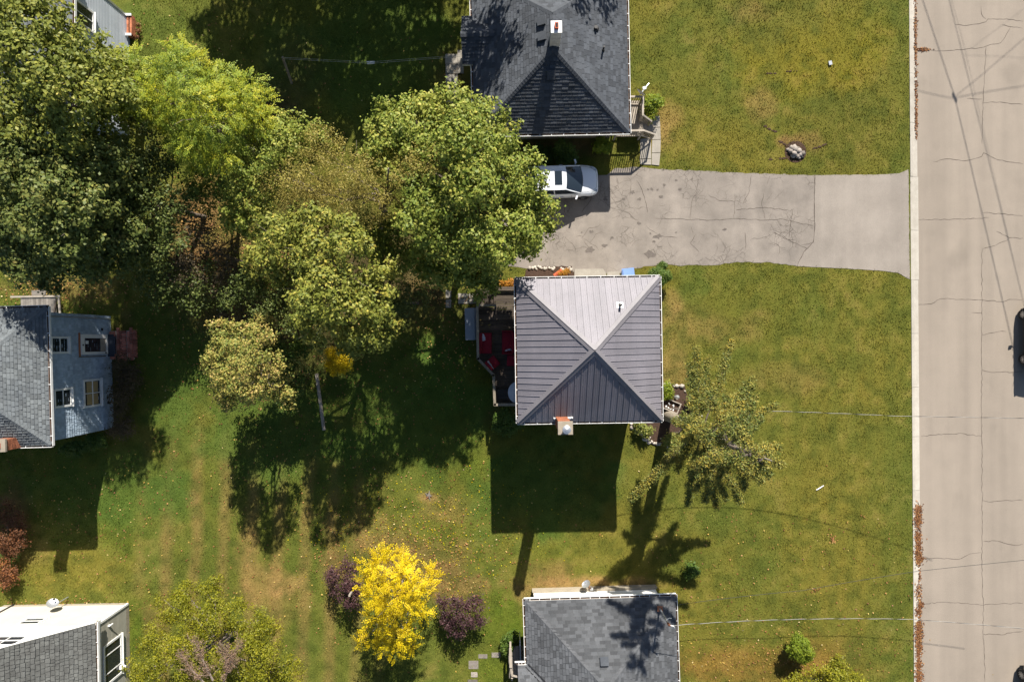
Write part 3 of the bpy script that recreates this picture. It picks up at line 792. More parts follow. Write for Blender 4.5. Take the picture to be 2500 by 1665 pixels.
def gutter(parent, a, b, out, w=.11, hang=.62, hm='white'):
    """open metal eaves trough from a to b; out = outward direction; the top lies at a.z"""
    a = Vector(a); b = Vector(b); out = Vector(out); d = (b-a).normalized(); up = Vector((0,0,1))
    mb = MB()
    def strip(p0, p1, q0, q1, m): mb.face([p0, p1, q1, q0], .5, m)
    e = d*w
    A0 = a - e*.0; B0 = b + e*.0
    back_a, back_b = a, b
    oa, ob = a+out*w, b+out*w
    dn = up*-.11
    L = (b-a).length
    m = (a+b)/2
    mb.obox(m + out*w + up*-.055, d*(L/2+w*.5), out*.012, up*.065, .5, 0)     # outer face and lip
    mb.obox(m + out*w*.5 + up*-.105, d*(L/2+w*.5), out*(w*.5), up*.006, .5, 1)  # bottom, grimy inside
    mb.obox(m + out*.006 + up*-.06, d*(L/2), out*.006, up*.05, .5, 1)
    mb.obox(m + out*w*.5 + up*-.116, d*(L/2+w*.5), out*(w*.5), up*.005, .5, 0)
    g = mb.build('gutter', [M['white'], M['gutter_in']], parent)
    hb = MB(); n = max(1, int(L/hang))
    for i in range(n):
        p = a + d*(L*(i+.5)/n + random.uniform(-.04,.04))
        hb.obox(p + out*w*.5 + up*.006, d*.014, out*(w*.5), up*.005, .5, 0)
    hb.build('hangers', M[hm], g, kind='stuff')
    return g

def window(parent, o, u, n, w, h, nx=2, ny=1, fw=.07, name='window', mat='white', glass='glass', split=None, sill=True):
    """window on a wall: o = middle of its bottom edge on the wall, u = along the wall, n = outward"""
    o = Vector(o); u = Vector(u); n = Vector(n); z = Vector((0,0,1))
    fr = MB(); d = .035
    fr.obox(o + z*(fw/2) + n*d*.5, u*(w/2), z*(fw/2), n*d, .5)
    fr.obox(o + z*(h-fw/2) + n*d*.5, u*(w/2), z*(fw/2), n*d, .5)
    for s in (-1, 1): fr.obox(o + z*(h/2) + u*s*(w/2-fw/2) + n*d*.5, u*(fw/2), z*(h/2-fw), n*d*.98, .5)
    iw, ih = w-2*fw, h-2*fw
    xs = split or [i/nx for i in range(nx+1)]
    for x in xs[1:-1]: fr.obox(o + z*(h/2) + u*(x-.5)*iw + n*d*.4, u*.022, z*(ih/2), n*d*.8, .5)
    for j in range(1, ny): fr.obox(o + z*(fw+ih*j/ny) + n*d*.45, u*(iw/2), z*.025, n*d*.82, .5)
    if sill: fr.obox(o - z*.02 + n*.05, u*(w/2+.03), z*.02, n*.06, .5)
    f = fr.build(name, M[mat], parent)
    for i in range(len(xs)-1):
        for j in range(ny):
            c = o + u*((xs[i]+xs[i+1])/2-.5)*iw + z*(fw+ih*(j+.5)/ny) + n*.012
            MB().obox(c, u*((xs[i+1]-xs[i])*iw/2-.02), z*(ih/ny/2-.02), n*.006, .5).build('pane', M[glass], f)
    return f

def laps(parent, O, u, n, w, h, mat, course=.11, name='siding'):
    """lap siding: O = low corner of the wall, u along, n outward; one board per course"""
    O = Vector(O); u = Vector(u); n = Vector(n); z = Vector((0,0,1))
    k = int(h/course); course = h/k
    for i in range(k):
        b = MB()
        p = O + z*(i*course); a0 = p + n*.022; a1 = p+u*w + n*.022; b0 = p + z*(course+.004) + n*.006; b1 = b0 + u*w
        t = random.random()
        b.face([a0, a1, b1, b0], t); b.face([p, p+u*w, a1, a0], t)
        b.face([p, a0, b0], t); b.face([p+u*w, b1, a1], t)
        b.build('siding_board', mat, parent)

def vent_pipe(parent, p, h=.35, r=.05, plate=None):
    mb = MB()
    mb.tube([p, p+Vector((0,0,h))], r, 10)
    mb.tube([p, p+Vector((0,0,.08))], [r*2.0, r*1.2], 10)
    v = mb.build('vent_pipe', M['black_metal'], parent)
    if plate: MB().obox(p+plate*.03, *plate_axes(plate, .16), plate*.01).build('flashing', M['white'], v)
    return v
def plate_axes(n, s):
    n = Vector(n); u = n.cross(Vector((0,1,0))).normalized(); v = n.cross(u)
    return u*s, v*s
def box_vent(parent, p, pl):
    mb = MB()
    mb.obox(p+pl.N*.06, pl.U*.19, pl.V*.19, pl.N*.05)
    mb.obox(p+pl.N*.13, pl.U*.21, pl.V*.21, pl.N*.02)
    return mb.build('roof_vent', M['shingle_dark'], parent)
def on_plane(F, pl, px, py):
    h = 4.0
    for _ in range(12):
        q = F(px, py, h); h = pl.z(q.x, q.y)
    return F(px, py, h)

def brick_stack(parent, x0, x1, y0, y1, z0, z1, mat, name='brickwork', bl=.21, bh=.072):
    """courses of bricks round a chimney shaft, joints recessed"""
    core = MB().box(x0+.012, x1-.012, y0+.012, y1-.012, z0, z1)
    core.build('mortar_core', M['mortar'], parent)
    mb = MB(); z = z0; row = 0
    while z < z1-.02:
        zz = min(z+bh-.011, z1)
        for (a, b, fixed, ax) in ((x0, x1, y0, 0), (x0, x1, y1, 0), (y0, y1, x0, 1), (y0, y1, x1, 1)):
            p = a - (bl/2 if row % 2 else 0)
            while p < b:
                q0, q1 = max(a, p+.005), min(b, p+bl-.006)
                if q1-q0 > .03:
                    e = random.uniform(0, .006); sg = 1 if fixed in (x1, y1) else -1
                    f0, f1 = sorted((fixed+sg*e, fixed-sg*.09))
                    if ax == 0: mb.box(q0, q1, f0, f1, z, zz, random.random())
                    else: mb.box(f0, f1, q0, q1, z, zz, random.random())
                p += bl
        z += bh; row += 1
    return mb.build(name, mat, parent, kind='stuff')

def hip_faces(hx, hy, ridge, ze, zr, axis='y'):
    """four planes of a hip roof: half sizes, half ridge length, heights"""
    r = ridge
    if axis == 'y': A, B = Vector((0,-r,zr)), Vector((0,r,zr))
    else: A, B = Vector((-r,0,zr)), Vector((r,0,zr))
    c = [Vector((-hx,-hy,ze)), Vector((hx,-hy,ze)), Vector((hx,hy,ze)), Vector((-hx,hy,ze))]
    if axis == 'y':
        F = {'n': [c[0], c[1], A], 'e': [c[1], c[2], B, A], 's': [c[2], c[3], B], 'w': [c[3], c[0], A, B]}
        hips = [(c[0],A),(c[1],A),(c[2],B),(c[3],B)]
    else:
        F = {'n': [c[0], c[1], B, A], 'e': [c[1], c[2], B], 's': [c[2], c[3], A, B], 'w': [c[3], c[0], A]}
        hips = [(c[0],A),(c[1],B),(c[2],B),(c[3],A)]
    if r < .01:
        for k in F: F[k] = F[k][:3]
    return {k: Plane(v) for k, v in F.items()}, hips, (A, B), c

def roof_body(parent, planes, c, ze, mat, th=.14):
    mb = MB()
    for pl in planes.values():
        mb.face([p for p in pl.p])
    n = len(c)
    for i in range(n):
        a, b = c[i], c[(i+1) % n]
        mb.face([a-Vector((0,0,th)), b-Vector((0,0,th)), b, a], .5, 1)
    mb.face([p-Vector((0,0,th)) for p in reversed(c)], .5, 1)
    return mb.build('roof', [mat, M['white']], parent)

def walls(parent, hx, hy, z1, mat, fz=.35, x0=None, name='wall'):
    """four walls standing on a foundation"""
    t = .16
    MB().box(-hx-.03, hx+.03, -hy-.03, hy+.03, -.3, fz).build('foundation', M['foundation'], parent)
    for (a, b, c_, d) in ((-hx, hx, -hy, -hy+t), (-hx, hx, hy-t, hy), (-hx, -hx+t, -hy+t, hy-t), (hx-t, hx, -hy+t, hy-t)):
        MB().box(a, b, c_, d, fz, z1).build(name, mat, parent)

# ------------------------------------------------------------------ the house with the metal roof
hx = 3.44
c0 = G(1408.6, 850.7); c0.z = 0
home = thing('house', 'square house with ribbed grey metal hip roof and brick chimney beside the deck', 'house', c0, math.radians(.9))
FH = Frame(home)
planes, hips, (RA, RB), cc_ = hip_faces(hx, hx, 0.0, 5.2, 7.28)
rf = roof_body(home, planes, cc_, 5.2, M['metal_roof'])
walls(home, 3.08, 3.08, 5.1, M['cream_wall'])
for k_, pl in planes.items():
    W = max(p[0] for p in pl.uv); pitch = .2935; u = -.02; n = 0
    while u < W:
        strip = clip_convex([(u+.002,-1), (u+pitch-.002,-1), (u+pitch-.002,9), (u+.002,9)], pl.uv)
        if len(strip) >= 3 and abs(area(strip)) > .002:
            mb = MB()
            extrude(mb, pl, strip, .002, .014)
            extrude(mb, pl, clip_convex([(u+.002,-1),(u+.034,-1),(u+.034,9),(u+.002,9)], pl.uv), .014, .042)
            for q in (.115, .205):
                extrude(mb, pl, clip_convex([(u+q-.012,-1),(u+q+.012,-1),(u+q+.012,9),(u+q-.012,9)], pl.uv), .014, .021)
            for v in np.arange(.3, 4.2, .62):
                if clip_convex([(u+.05,v),(u+.07,v),(u+.07,v+.02),(u+.05,v+.02)], pl.uv):
                    mb.obox(pl.at(u+.062, v, .017), pl.U*.009, pl.V*.009, pl.N*.007)
            mb.build('roof_panel', M['metal_roof'], rf)
        u += pitch
for a, b in hips:
    d = (b-a).normalized(); z = (Vector((0,0,1))-d*d.z).normalized(); y = z.cross(d)
    mb = MB()
    for s in (-1, 1):
        mb.face([a+z*.075, b+z*.075, b+y*s*.17+z*.0, a+y*s*.17+z*.0][::s], .5)
        mb.face([a+y*s*.17, b+y*s*.17, b+y*s*.17-z*.05, a+y*s*.17-z*.05][::s], .5)
    mb.tube([a+z*.07, b+z*.07], .022, 6)
    mb.build('hip_cap', M['metal_cap'], rf)
for (i, j, o) in ((0,1,(0,-1,0)), (1,2,(1,0,0)), (2,3,(0,1,0)), (3,0,(-1,0,0))):
    gutter(home, cc_[i]+Vector((0,0,-.03)), cc_[j]+Vector((0,0,-.03)), o, w=.10)
# chimney on the outer face of the wall
ctop = 7.55
cpt = FH(1380.5, 1045, ctop)
ch = MB().box(cpt.x-.33, cpt.x+.33, cpt.y-.29, cpt.y+.29, ctop-.12, ctop).build('chimney', M['concrete_cap'], home)
brick_stack(ch, cpt.x-.27, cpt.x+.27, cpt.y-.23, cpt.y+.23, 0, ctop-.12, M['brick'])
MB().tube([(cpt.x+.03, cpt.y-.03, ctop), (cpt.x+.03, cpt.y-.03, ctop+.28)], .14, 16).tube([(cpt.x+.03, cpt.y-.03, ctop+.26), (cpt.x+.03, cpt.y-.03, ctop+.30), (cpt.x+.03, cpt.y-.03, ctop+.36)], [.19, .19, .05], 16).build('flue', M['galv'], ch)
pn = planes['n']
q = on_plane(FH, pn, 1374, 1019.5)
MB().obox(q+pn.N*.05, Vector((.44,0,0)), pn.V*.035, pn.N*.045).tube([q+Vector((.40,0,.06)), q+Vector((.46,0,.1))], .05, 8).build('flashing', M['white'], ch)
q = on_plane(FH, planes['s'], 1513, 746)
vent_pipe(home, q, .42, .05, planes['s'].N)
for (o, u, n) in (((-3.08,.6,3.2),(0,-1,0),(-1,0,0)), ((3.08,-.8,3.2),(0,1,0),(1,0,0)), ((3.08,1.4,3.2),(0,1,0),(1,0,0)), ((.8,3.08,3.2),(-1,0,0),(0,1,0)), ((1.6,-3.08,3.2),(1,0,0),(0,-1,0)), ((3.08,-.8,.9),(0,1,0),(1,0,0)), ((-3.08,.9,1.2),(0,-1,0),(-1,0,0))):
    window(home, o, u, n, 1.0, 1.25, 1, 2)

# ------------------------------------------------------------------ neighbouring bungalow with the dark shingle roof
cu = Vector(((1250+85.8-1250)/PPM, 650/PPM, 0))
bung = thing('bungalow', 'bungalow with dark shingle hip roof and white chimney above the parked white car', 'house', cu, math.radians(1.1))
FB = Frame(bung)
bx_, by_ = 4.05, 4.26
planes, hips, (RA, RB), cc_ = hip_faces(bx_, by_, .85, 2.65, 4.86)
rb = roof_body(bung, planes, cc_, 2.65, M['shingle_dark'])
walls(bung, 3.45, 3.62, 2.55, M['cream_wall'])
capm = cap_mesh('ridge_shingle', M['shingle_dark'])
for k_, pl in planes.items():
    mb = MB(); tiles(mb, pl, .165, .22, .36, .024, gap=.014); mb.build('shingles', M['shingle_dark'], rb, kind='stuff')
for a, b in hips: ridge_caps(rb, capm, a, b)
ridge_caps(rb, capm, RA, RB)
W_ = Vector((0,0,-.02))
gutter(bung, cc_[0]+W_, cc_[1]+W_, (0,-1,0)); gutter(bung, cc_[1]+W_, cc_[2]+W_, (1,0,0))
gutter(bung, cc_[3]+W_, Vector((-bx_,1.93,2.63)), (-1,0,0)); gutter(bung, Vector((-bx_,-.58,2.63)), cc_[0]+W_, (-1,0,0))
# gabled wing on the west side
wy0, wy1, wx = -.58, 1.93, -4.6
wr = (wy0+wy1)/2; wz = 2.65 + (wy1-wy0)/2*math.tan(math.radians(29))
inx = -bx_ + (wz-2.65)/math.tan(math.radians(28.6))
P1 = Plane([(wx,wy0,2.652), (-bx_,wy0,2.652), (inx,wr,wz), (wx,wr,wz)])
P2 = Plane([(-bx_,wy1,2.652), (wx,wy1,2.652), (wx,wr,wz), (inx,wr,wz)])
mb = MB()
for P in (P1, P2): mb.face([p+P.N*.012 for p in P.p])
mb.face([(wx,wy1,2.5),(wx,wy0,2.5),(wx,wy0,2.66),(wx,wr,wz+.01),(wx,wy1,2.66)], .5, 1)
mb.face([(wx,wy0,2.5),(-bx_,wy0,2.5),(-bx_,wy0,2.66),(wx,wy0,2.66)], .5, 1); mb.face([(-bx_,wy1,2.5),(wx,wy1,2.5),(wx,wy1,2.66),(-bx_,wy1,2.66)], .5, 1)
wing = mb.build('wing_roof', [M['shingle_dark'], M['white']], bung)
for P in (P1, P2):
    mb = MB(); tiles(mb, P, .165, .22, .36, .024, gap=.014, base=.016); mb.build('shingles', M['shingle_dark'], wing, kind='stuff')
ridge_caps(wing, capm, (wx,wr,wz+.01), (inx,wr,wz+.01))
MB().box(-4.25, -3.6, wy0+.25, wy1-.25, 0, 2.5).build('wing_wall', M['cream_wall'], bung)
# chimney
ctop = 6.15
q = FB(1358.5, 66, ctop)
ch = MB().box(q.x-.26, q.x+.26, q.y-.28, q.y+.28, ctop-.08, ctop).build('chimney', M['white'], bung)
brick_stack(ch, q.x-.24, q.x+.24, q.y-.26, q.y+.26, 3.9, ctop-.08, pm('painted_brick', (.62,.58,.52), (.5,.46,.41), 8, rough=.9, tint=.12))
MB().box(q.x-.08, q.x+.09, q.y-.13, q.y+.14, ctop, ctop+.14).build('flue', M['terracotta'], ch)
MB().box(q.x-.045, q.x+.055, q.y-.095, q.y+.105, ctop+.13, ctop+.145).build('flue_opening', M['dark'], ch)
for (px, py, f) in ((1324,54,'w'), (1325,91,'w'), (1345,183,'n')):
    box_vent(bung, on_plane(FB, planes[f], px, py), planes[f])
vent_pipe(bung, on_plane(FB, planes['e'], 1454, 71), .2, .09)
vent_pipe(bung, on_plane(FB, planes['e'], 1472, 124), .42, .05)
window(bung, (3.45, 1.2, 1.0), (0,1,0), (1,0,0), 1.4, 1.2, 2, 1); window(bung, (-1.2, -3.62, 1.0), (1,0,0), (0,-1,0), 1.2, 1.1, 2, 1)

# ------------------------------------------------------------------ bungalow at the bottom edge
cb = Vector((204.5/PPM, -770/PPM, 0))
low_ = thing('bungalow', 'bungalow with charcoal shingle roof and white south wall, tree shadow across its roof', 'house', cb, math.radians(1.8))
FL = Frame(low_)
sx, sy = 3.94, 4.42
planes, hips, (RA, RB), cc_ = hip_faces(sx, sy, .5, 2.6, 2.6+3.94*math.tan(math.radians(22)))
rl = roof_body(low_, planes, cc_, 2.6, M['shingle_mid'])
capm2 = cap_mesh('ridge_shingle', M['shingle_mid'])
for k_, pl in planes.items():
    mb = MB(); tiles(mb, pl, .165, .22, .4, .03, gap=.016); mb.build('shingles', M['shingle_mid'], rl, kind='stuff')
for a, b in hips: ridge_caps(rl, capm2, a, b)
ridge_caps(rl, capm2, RA, RB)
walls(low_, 3.42, 3.88, 2.5, M['white_wall'], fz=.42)
MB().box(-3.5, 3.52, 3.91, 4.0, -.2, .38).build('foundation_ledge', M['foundation'], low_)
gutter(low_, cc_[2]+W_, cc_[3]+W_, (0,1,0), hang=.5); gutter(low_, cc_[1]+W_, cc_[2]+W_, (1,0,0), hang=.5)
gutter(low_, cc_[3]+W_, Vector((-sx,1.2,2.58)), (-1,0,0), hang=.5)
# wing towards the west with its own gable
wx, wy1, wy0 = -4.42, 1.07, -3.2
wr = (wy0+wy1)/2; wz = 2.6 + (wy1-wy0)/2*math.tan(math.radians(24)); inx = -sx + (wz-2.6)/math.tan(math.radians(22))
P1 = Plane([(wx,wy0,2.602), (-sx,wy0,2.602), (inx,wr,wz), (wx,wr,wz)]); P2 = Plane([(-sx,wy1,2.602), (wx,wy1,2.602), (wx,wr,wz), (inx,wr,wz)])
mb = MB()
for P in (P1, P2): mb.face([p+P.N*.012 for p in P.p])
mb.face([(wx,wy1,2.45),(wx,wy0,2.45),(wx,wy0,2.61),(wx,wr,wz+.01),(wx,wy1,2.61)], .5, 1)
mb.face([(-sx,wy1,2.45),(wx,wy1,2.45),(wx,wy1,2.61),(-sx,wy1,2.61)], .5, 1)
wing = mb.build('wing_roof', [M['shingle_mid'], M['white']], low_)
for P in (P1, P2):
    mb = MB(); tiles(mb, P, .155, .22, .36, .03, gap=.016, base=.016); mb.build('shingles', M['shingle_mid'], wing, kind='stuff')
v0 = Vector((-sx, wy1, 2.60)); v1 = Vector((inx, wr, wz))
for s_ in (-.075, .075):
    MB().bar(v0+Vector((s_,s_,.06)), v1+Vector((s_,s_,.06)), .05, .03).build('valley_flashing', M['black_metal'], wing)
MB().box(-4.1, -3.3, wy0+.3, wy1-.35, 0, 2.45).build('wing_wall', M['white_wall'], low_)
gutter(low_, Vector((wx-.1,wy1+.02,2.58)), Vector((-sx-.12,wy1+.02,2.58)), (0,1,0), hang=.2)
box_vent(low_, on_plane(FL, planes['s'], 1475, 1613), planes['s'])
# service mast on the roof corner, with its weatherhead
q = on_plane(FL, planes['e'], 1611, 1485)
mt = q + Vector((0,0,1.75))
mast = MB().tube([q-Vector((0,0,.2)), mt], .045, 10).build('service_mast', M['galv'], low_)
MB().tube([mt-Vector((0,0,.12)), mt+Vector((0,0,.03)), mt+Vector((.05,0,.10))], [.06,.07,.03], 8).build('weatherhead', M['copper_pipe'], mast)
MB().tube([mt+Vector((.06,-.02,.05)), mt+Vector((.22,-.04,.08)), mt+Vector((.27,-.16,.0)), mt+Vector((.22,-.26,-.12))], .024, 6).build('drip_loop', M['white'], mast)
MB().tube([mt-Vector((0,0,.5)), mt+Vector((.15,.12,-.42)), mt+Vector((.24,.13,-.36))], .016, 6).build('bracket', M['galv'], mast)
MB().obox(q+Vector((0,0,.03)), (.14,0,0), (0,.14,0), (0,0,.02)).build('mast_flashing', M['copper_pipe'], mast)
MAST_TOP = low_.matrix_basis @ mt if False else Matrix.Translation(cb) @ Matrix.Rotation(math.radians(1.8), 4, 'Z') @ mt

# ------------------------------------------------------------------ blue-grey shake house at the left edge
cg = Vector((-1132/PPM, -78/PPM, 0))
shk = thing('house', 'blue-grey shake-sided house with white windows and brick steps at its side door', 'house', cg, math.radians(1.7))
FG = Frame(shk)
qx, qy = 3.9, 3.32
zr = 5.05 + 3.32*math.tan(math.radians(25))
planes, hips, (RA, RB), cc_ = hip_faces(qx, qy, .6, 5.05, zr, 'x')
rg = roof_body(shk, planes, cc_, 5.05, M['shingle_grey'])
capm3 = cap_mesh('ridge_shingle', M['shingle_grey'])
for k_, pl in planes.items():
    mb = MB(); tiles(mb, pl, .145, .2, .3, .028, gap=.03); mb.build('shingles', M['shingle_grey'], rg, kind='stuff')
for a, b in hips: ridge_caps(rg, capm3, a, b)
gutter(shk, cc_[2]+W_, cc_[3]+W_, (0,1,0), hang=.75); gutter(shk, cc_[1]+W_, cc_[2]+W_, (1,0,0), hang=.75); gutter(shk, cc_[0]+W_, cc_[1]+W_, (0,-1,0), hang=.75)
ex = FG(268.5, 772).x; ey1 = FG(268, 772).y; ey0 = FG(275, 1044).y
wm = MB().box(-3.5, ex, ey0, ey1, 0, 4.95)
sw = wm.build('wall', M['blue_siding'], shk)
east = Plane([(ex,ey0,.0),(ex,ey1,.0),(ex,ey1,4.93),(ex,ey0,4.93)])
mb = MB(); tiles(mb, east, .17, .10, .24, .035, gap=.02, base=.002, jit=.008); mb.build('shakes', M['blue_siding'], sw, kind='stuff')
south = Plane([(ex,ey1,0),(-3.5,ey1,0),(-3.5,ey1,4.93),(ex,ey1,4.93)])
mb = MB(); tiles(mb, south, .19, .12, .30, .018, gap=.012, base=.002, jit=.012); mb.build('shakes', M['blue_siding'], sw, kind='stuff')
north = Plane([(-3.5,ey0,0),(ex,ey0,0),(ex,ey0,4.93),(-3.5,ey0,4.93)])
mb = MB(); tiles(mb, north, .19, .12, .30, .018, gap=.012, base=.002, jit=.012); mb.build('shakes', M['blue_siding'], sw, kind='stuff')
E = ex+.02
window(shk, (E, 1.50, 3.28), (0,1,0), (1,0,0), .86, 1.2, 1, 2, fw=.09)
window(shk, (E, -1.16, 3.18), (0,1,0), (1,0,0), .95, 1.2, 1, 2, fw=.09)
w3 = window(shk, (E, -1.10, .96), (0,1,0), (1,0,0), 1.50, 1.38, 2, 2, fw=.1, glass='glass')
for (yy_, zz_, hh_) in ((-1.43,1.85,.24),(-1.43,1.42,.20),(-.77,1.85,.24),(-.77,1.42,.20)):
    MB().obox((E+.021, yy_, zz_), (.002,0,0), (0,.29,0), (0,0,hh_)).build('blind', M['blind'], w3)
# side door with its glazed white storm door
dr = MB()
D = E
for (a, b, c_, d) in ((.98,1.12,.34,2.42),(1.86,2.06,.34,2.42)): dr.box(D, D+.05, a, b, c_, d)
dr.box(D, D+.048, 1.12, 1.86, 2.16, 2.42); dr.box(D, D+.048, 1.12, 1.86, .34, .48)
dr = dr.build('door', M['white'], shk)
MB().box(D, D+.02, 1.12, 1.86, .48, 2.16).build('door_glass', M['glass'], dr)
MB().box(D+.02, D+.03, 1.14, 1.84, .50, .92).build('kick_panel', M['wood_pale'], dr)
MB().box(D+.02, D+.028, 1.55, 1.72, 1.85, 2.08).build('notice', M['white'], dr)
MB().tube([(D+.05,1.05,.56),(D+.10,1.05,.56)], .035, 8).build('handle', M['black_metal'], dr)
MB().box(D+.05, D+.075, 1.45, 1.53, 2.26, 2.34).build('door_closer', M['black_metal'], dr)
MB().box(D, D+.03, .90, 2.14, 2.45, 2.58).build('lintel', M['copper_pipe'], shk)
MB().box(D, D+.03, .84, .90, .5, 2.58).build('jamb', M['wood_grey'], shk)
MB().tube([(ex+.04, ey1-.16, .05), (ex+.04, ey1-.2, 4.9)], .03, 8).build('conduit', M['galv'], shk)
for (yy_, zz_) in ((-1.75,.42),(-1.45,.48),(-1.75,.28),(2.35,.75)):
    MB().box(E, E+.05, yy_-.07, yy_+.07, zz_-.05, zz_+.05).build('wall_box', M['black_metal'], shk)
# outside chimney on the north wall
ctop = 5.95
q = FG(-6, 1088, ctop)
ch = MB().box(q.x-.36, q.x+.36, q.y-.30, q.y+.30, ctop-.1, ctop).build('chimney', M['concrete_cap'], shk)
brick_stack(ch, q.x-.32, q.x+.32, q.y-.26, q.y+.26, 3.0, ctop-.1, M['brick'])
MB().box(q.x-.14, q.x+.14, q.y-.12, q.y+.12, ctop, ctop+.12).build('flue', M['terracotta'], ch)

# ------------------------------------------------------------------ white gabled house, lower left
cw = Vector((-1084/PPM, -825/PPM, 0))
wht = thing('house', 'white gabled house with weathered shingle roof and beige lap siding at the lower left', 'house', cw, math.radians(1.0))
FW = Frame(wht)
gx_, gy_ = 3.72, 4.55
ze = 3.0; slope = math.tan(math.radians(41.4)); zr = ze + gx_*slope
PE = Plane([(gx_,-gy_,ze),(gx_,gy_,ze),(0,gy_,zr),(0,-gy_,zr)]); PW = Plane([(-gx_,gy_,ze),(-gx_,-gy_,ze),(0,-gy_,zr),(0,gy_,zr)])
mb = MB()
for P in (PE, PW):
    mb.face(P.p); n_ = P.N*-.16
    mb.face([p+n_ for p in reversed(P.p)], .5, 1)
    mb.face([P.p[1], P.p[1]+n_, P.p[2]+n_, P.p[2]], .5, 1); mb.face([P.p[3], P.p[3]+n_, P.p[0]+n_, P.p[0]], .5, 1)
    mb.face([P.p[0], P.p[0]+n_, P.p[1]+n_, P.p[1]], .5, 1)
rw = mb.build('roof', [M['shingle_green'], M['white']], wht)
for P in (PE, PW):
    mb = MB(); tiles(mb, P, .19, .12, .32, .05, gap=.02, jit=.02); mb.build('shingles', M['shingle_green'], rw, kind='stuff')
ridge_caps(rw, cap_mesh('ridge_shingle', M['shingle_green']), (0,-gy_,zr), (0,gy_,zr))
gutter(wht, Vector((gx_,-gy_,ze-.02)), Vector((gx_,gy_,ze-.02)), (1,0,0), hang=.7)
MB().obox((gx_+.02,0,ze-.22), (.02,0,0), (0,gy_,0), (0,0,.14)).build('fascia', M['white'], wht)
wxe = FW(315, 1471).x; wyt = FW(315, 1471).y
MB().box(-wxe, wxe, -wyt, wyt, -.2, .28).build('foundation', M['foundation'], wht)
mb = MB()
mb.prism([(-wxe+.02,-wyt+.02),(wxe-.02,-wyt+.02),(wxe-.02,wyt-.02),(-wxe+.02,wyt-.02)], .28, 2.95)
mb.build('wall', M['white_wall'], wht)
zg = zr - .25
for s_ in (1, -1):
    f = [(-wxe*.98, s_*(wyt-.01), 2.7), (wxe*.98, s_*(wyt-.01), 2.7), (.35, s_*(wyt-.01), zg), (-.35, s_*(wyt-.01), zg)]
    mb = MB(); mb.face(f if s_ < 0 else f[::-1])
    b2 = [(x, s_*(wyt-.16), z) for x, _, z in f]; mb.face(b2[::-1] if s_ < 0 else b2)
    for i in range(4): mb.face([f[i], f[(i+1)%4], b2[(i+1)%4], b2[i]])
    mb.build('gable', M['white_siding'], wht)
MB().box(-wxe, wxe, wyt-.01, wyt+.015, .28, 2.68).build('lower_cladding', M['cream_wall'], wht)
laps(wht, (wxe-.02,-wyt,.28), (0,1,0), (1,0,0), 2*wyt, 2.6, M['beige_siding'], .1)
MB().box(wxe-.06, wxe+.035, wyt-.08, wyt+.03, .1, 2.9).build('corner_trim', M['white'], wht)
window(wht, (FW(1250-1096,1472).x, wyt+.015, 1.75), (-1,0,0), (0,1,0), 1.1, .8, 1, 2, glass='glass')
window(wht, (FW(1250-1085,1472).x, wyt-.005, 3.7), (-1,0,0), (0,1,0), 1.7, 1.0, 2, 2, glass='glass')
yc = FW(315, 832.5+745).y
window(wht, (wxe, yc, .72), (0,1,0), (1,0,0), 2.2, 1.5, 3, 1, fw=.11, split=[0,.25,.75,1])
q = FW(37, 1479)
MB().tube([(q.x, wyt+.05, .1), (q.x, wyt+.05, 2.9), (q.x, wyt-.05, 3.0)], .04, 8).build('downspout', M['black_metal'], wht)
q = FW(310, 1628, .9)
MB().box(wxe, wxe+.18, q.y-.1, q.y+.1, .75, .95).tube([(wxe+.18,q.y,.85),(wxe+.3,q.y,.8)], [.09,.06], 8).build('wall_vent', M['white'], wht)
q = FW(308, 1490, .4)
MB().box(wxe, wxe+.1, wyt-.5, wyt-.42, 1.7, 1.8).tube([(wxe+.1,wyt-.46,1.75),(wxe+.22,wyt-.36,1.72)], .035, 8).build('wall_lamp', M['white'], wht)
# satellite dish on a short post by the white wall
q = G(147, 1468, .6)
ds = thing('satellite_dish', 'grey satellite dish on a short arm against the sunlit white wall', 'satellite dish', (q.x, q.y, 0))
def dish(parent, c, n, r, mat='galv'):
    c = Vector(c); n = Vector(n).normalized(); u = n.cross(Vector((0,0,1))).normalized(); v = n.cross(u)
    mb = MB(); K = 14; R = 4
    P = lambda i, k: c + (u*math.cos(2*math.pi*k/K)*1.0 + v*math.sin(2*math.pi*k/K)*.9)*(r*i/R) + n*(.25*r*(i/R)**2)
    for i in range(R):
        for k in range(K):
            a, b, d, e = P(i,k), P(i+1,k), P(i+1,k+1), P(i,k+1)
            mb.face([a,b,d,e] if i else [a,b,d])
            mb.face([x-n*.012 for x in ([e,d,b,a] if i else [d,b,a])])
    return mb.build('dish', M[mat], parent), c + n*r*.9 + v*r*.3
d_, tip = dish(ds, (0,.12,1.15), (.35,.8,.5), .30)
MB().tube([(0,0,0),(0,0,.9),(0,.1,1.15)], .03, 8).build('post', M['galv'], ds)
MB().tube([(0,.12,1.0), tip], .014, 6).box(tip.x-.04, tip.x+.04, tip.y-.05, tip.y+.05, tip.z-.04, tip.z+.04).build('receiver_arm', M['black_metal'], ds)

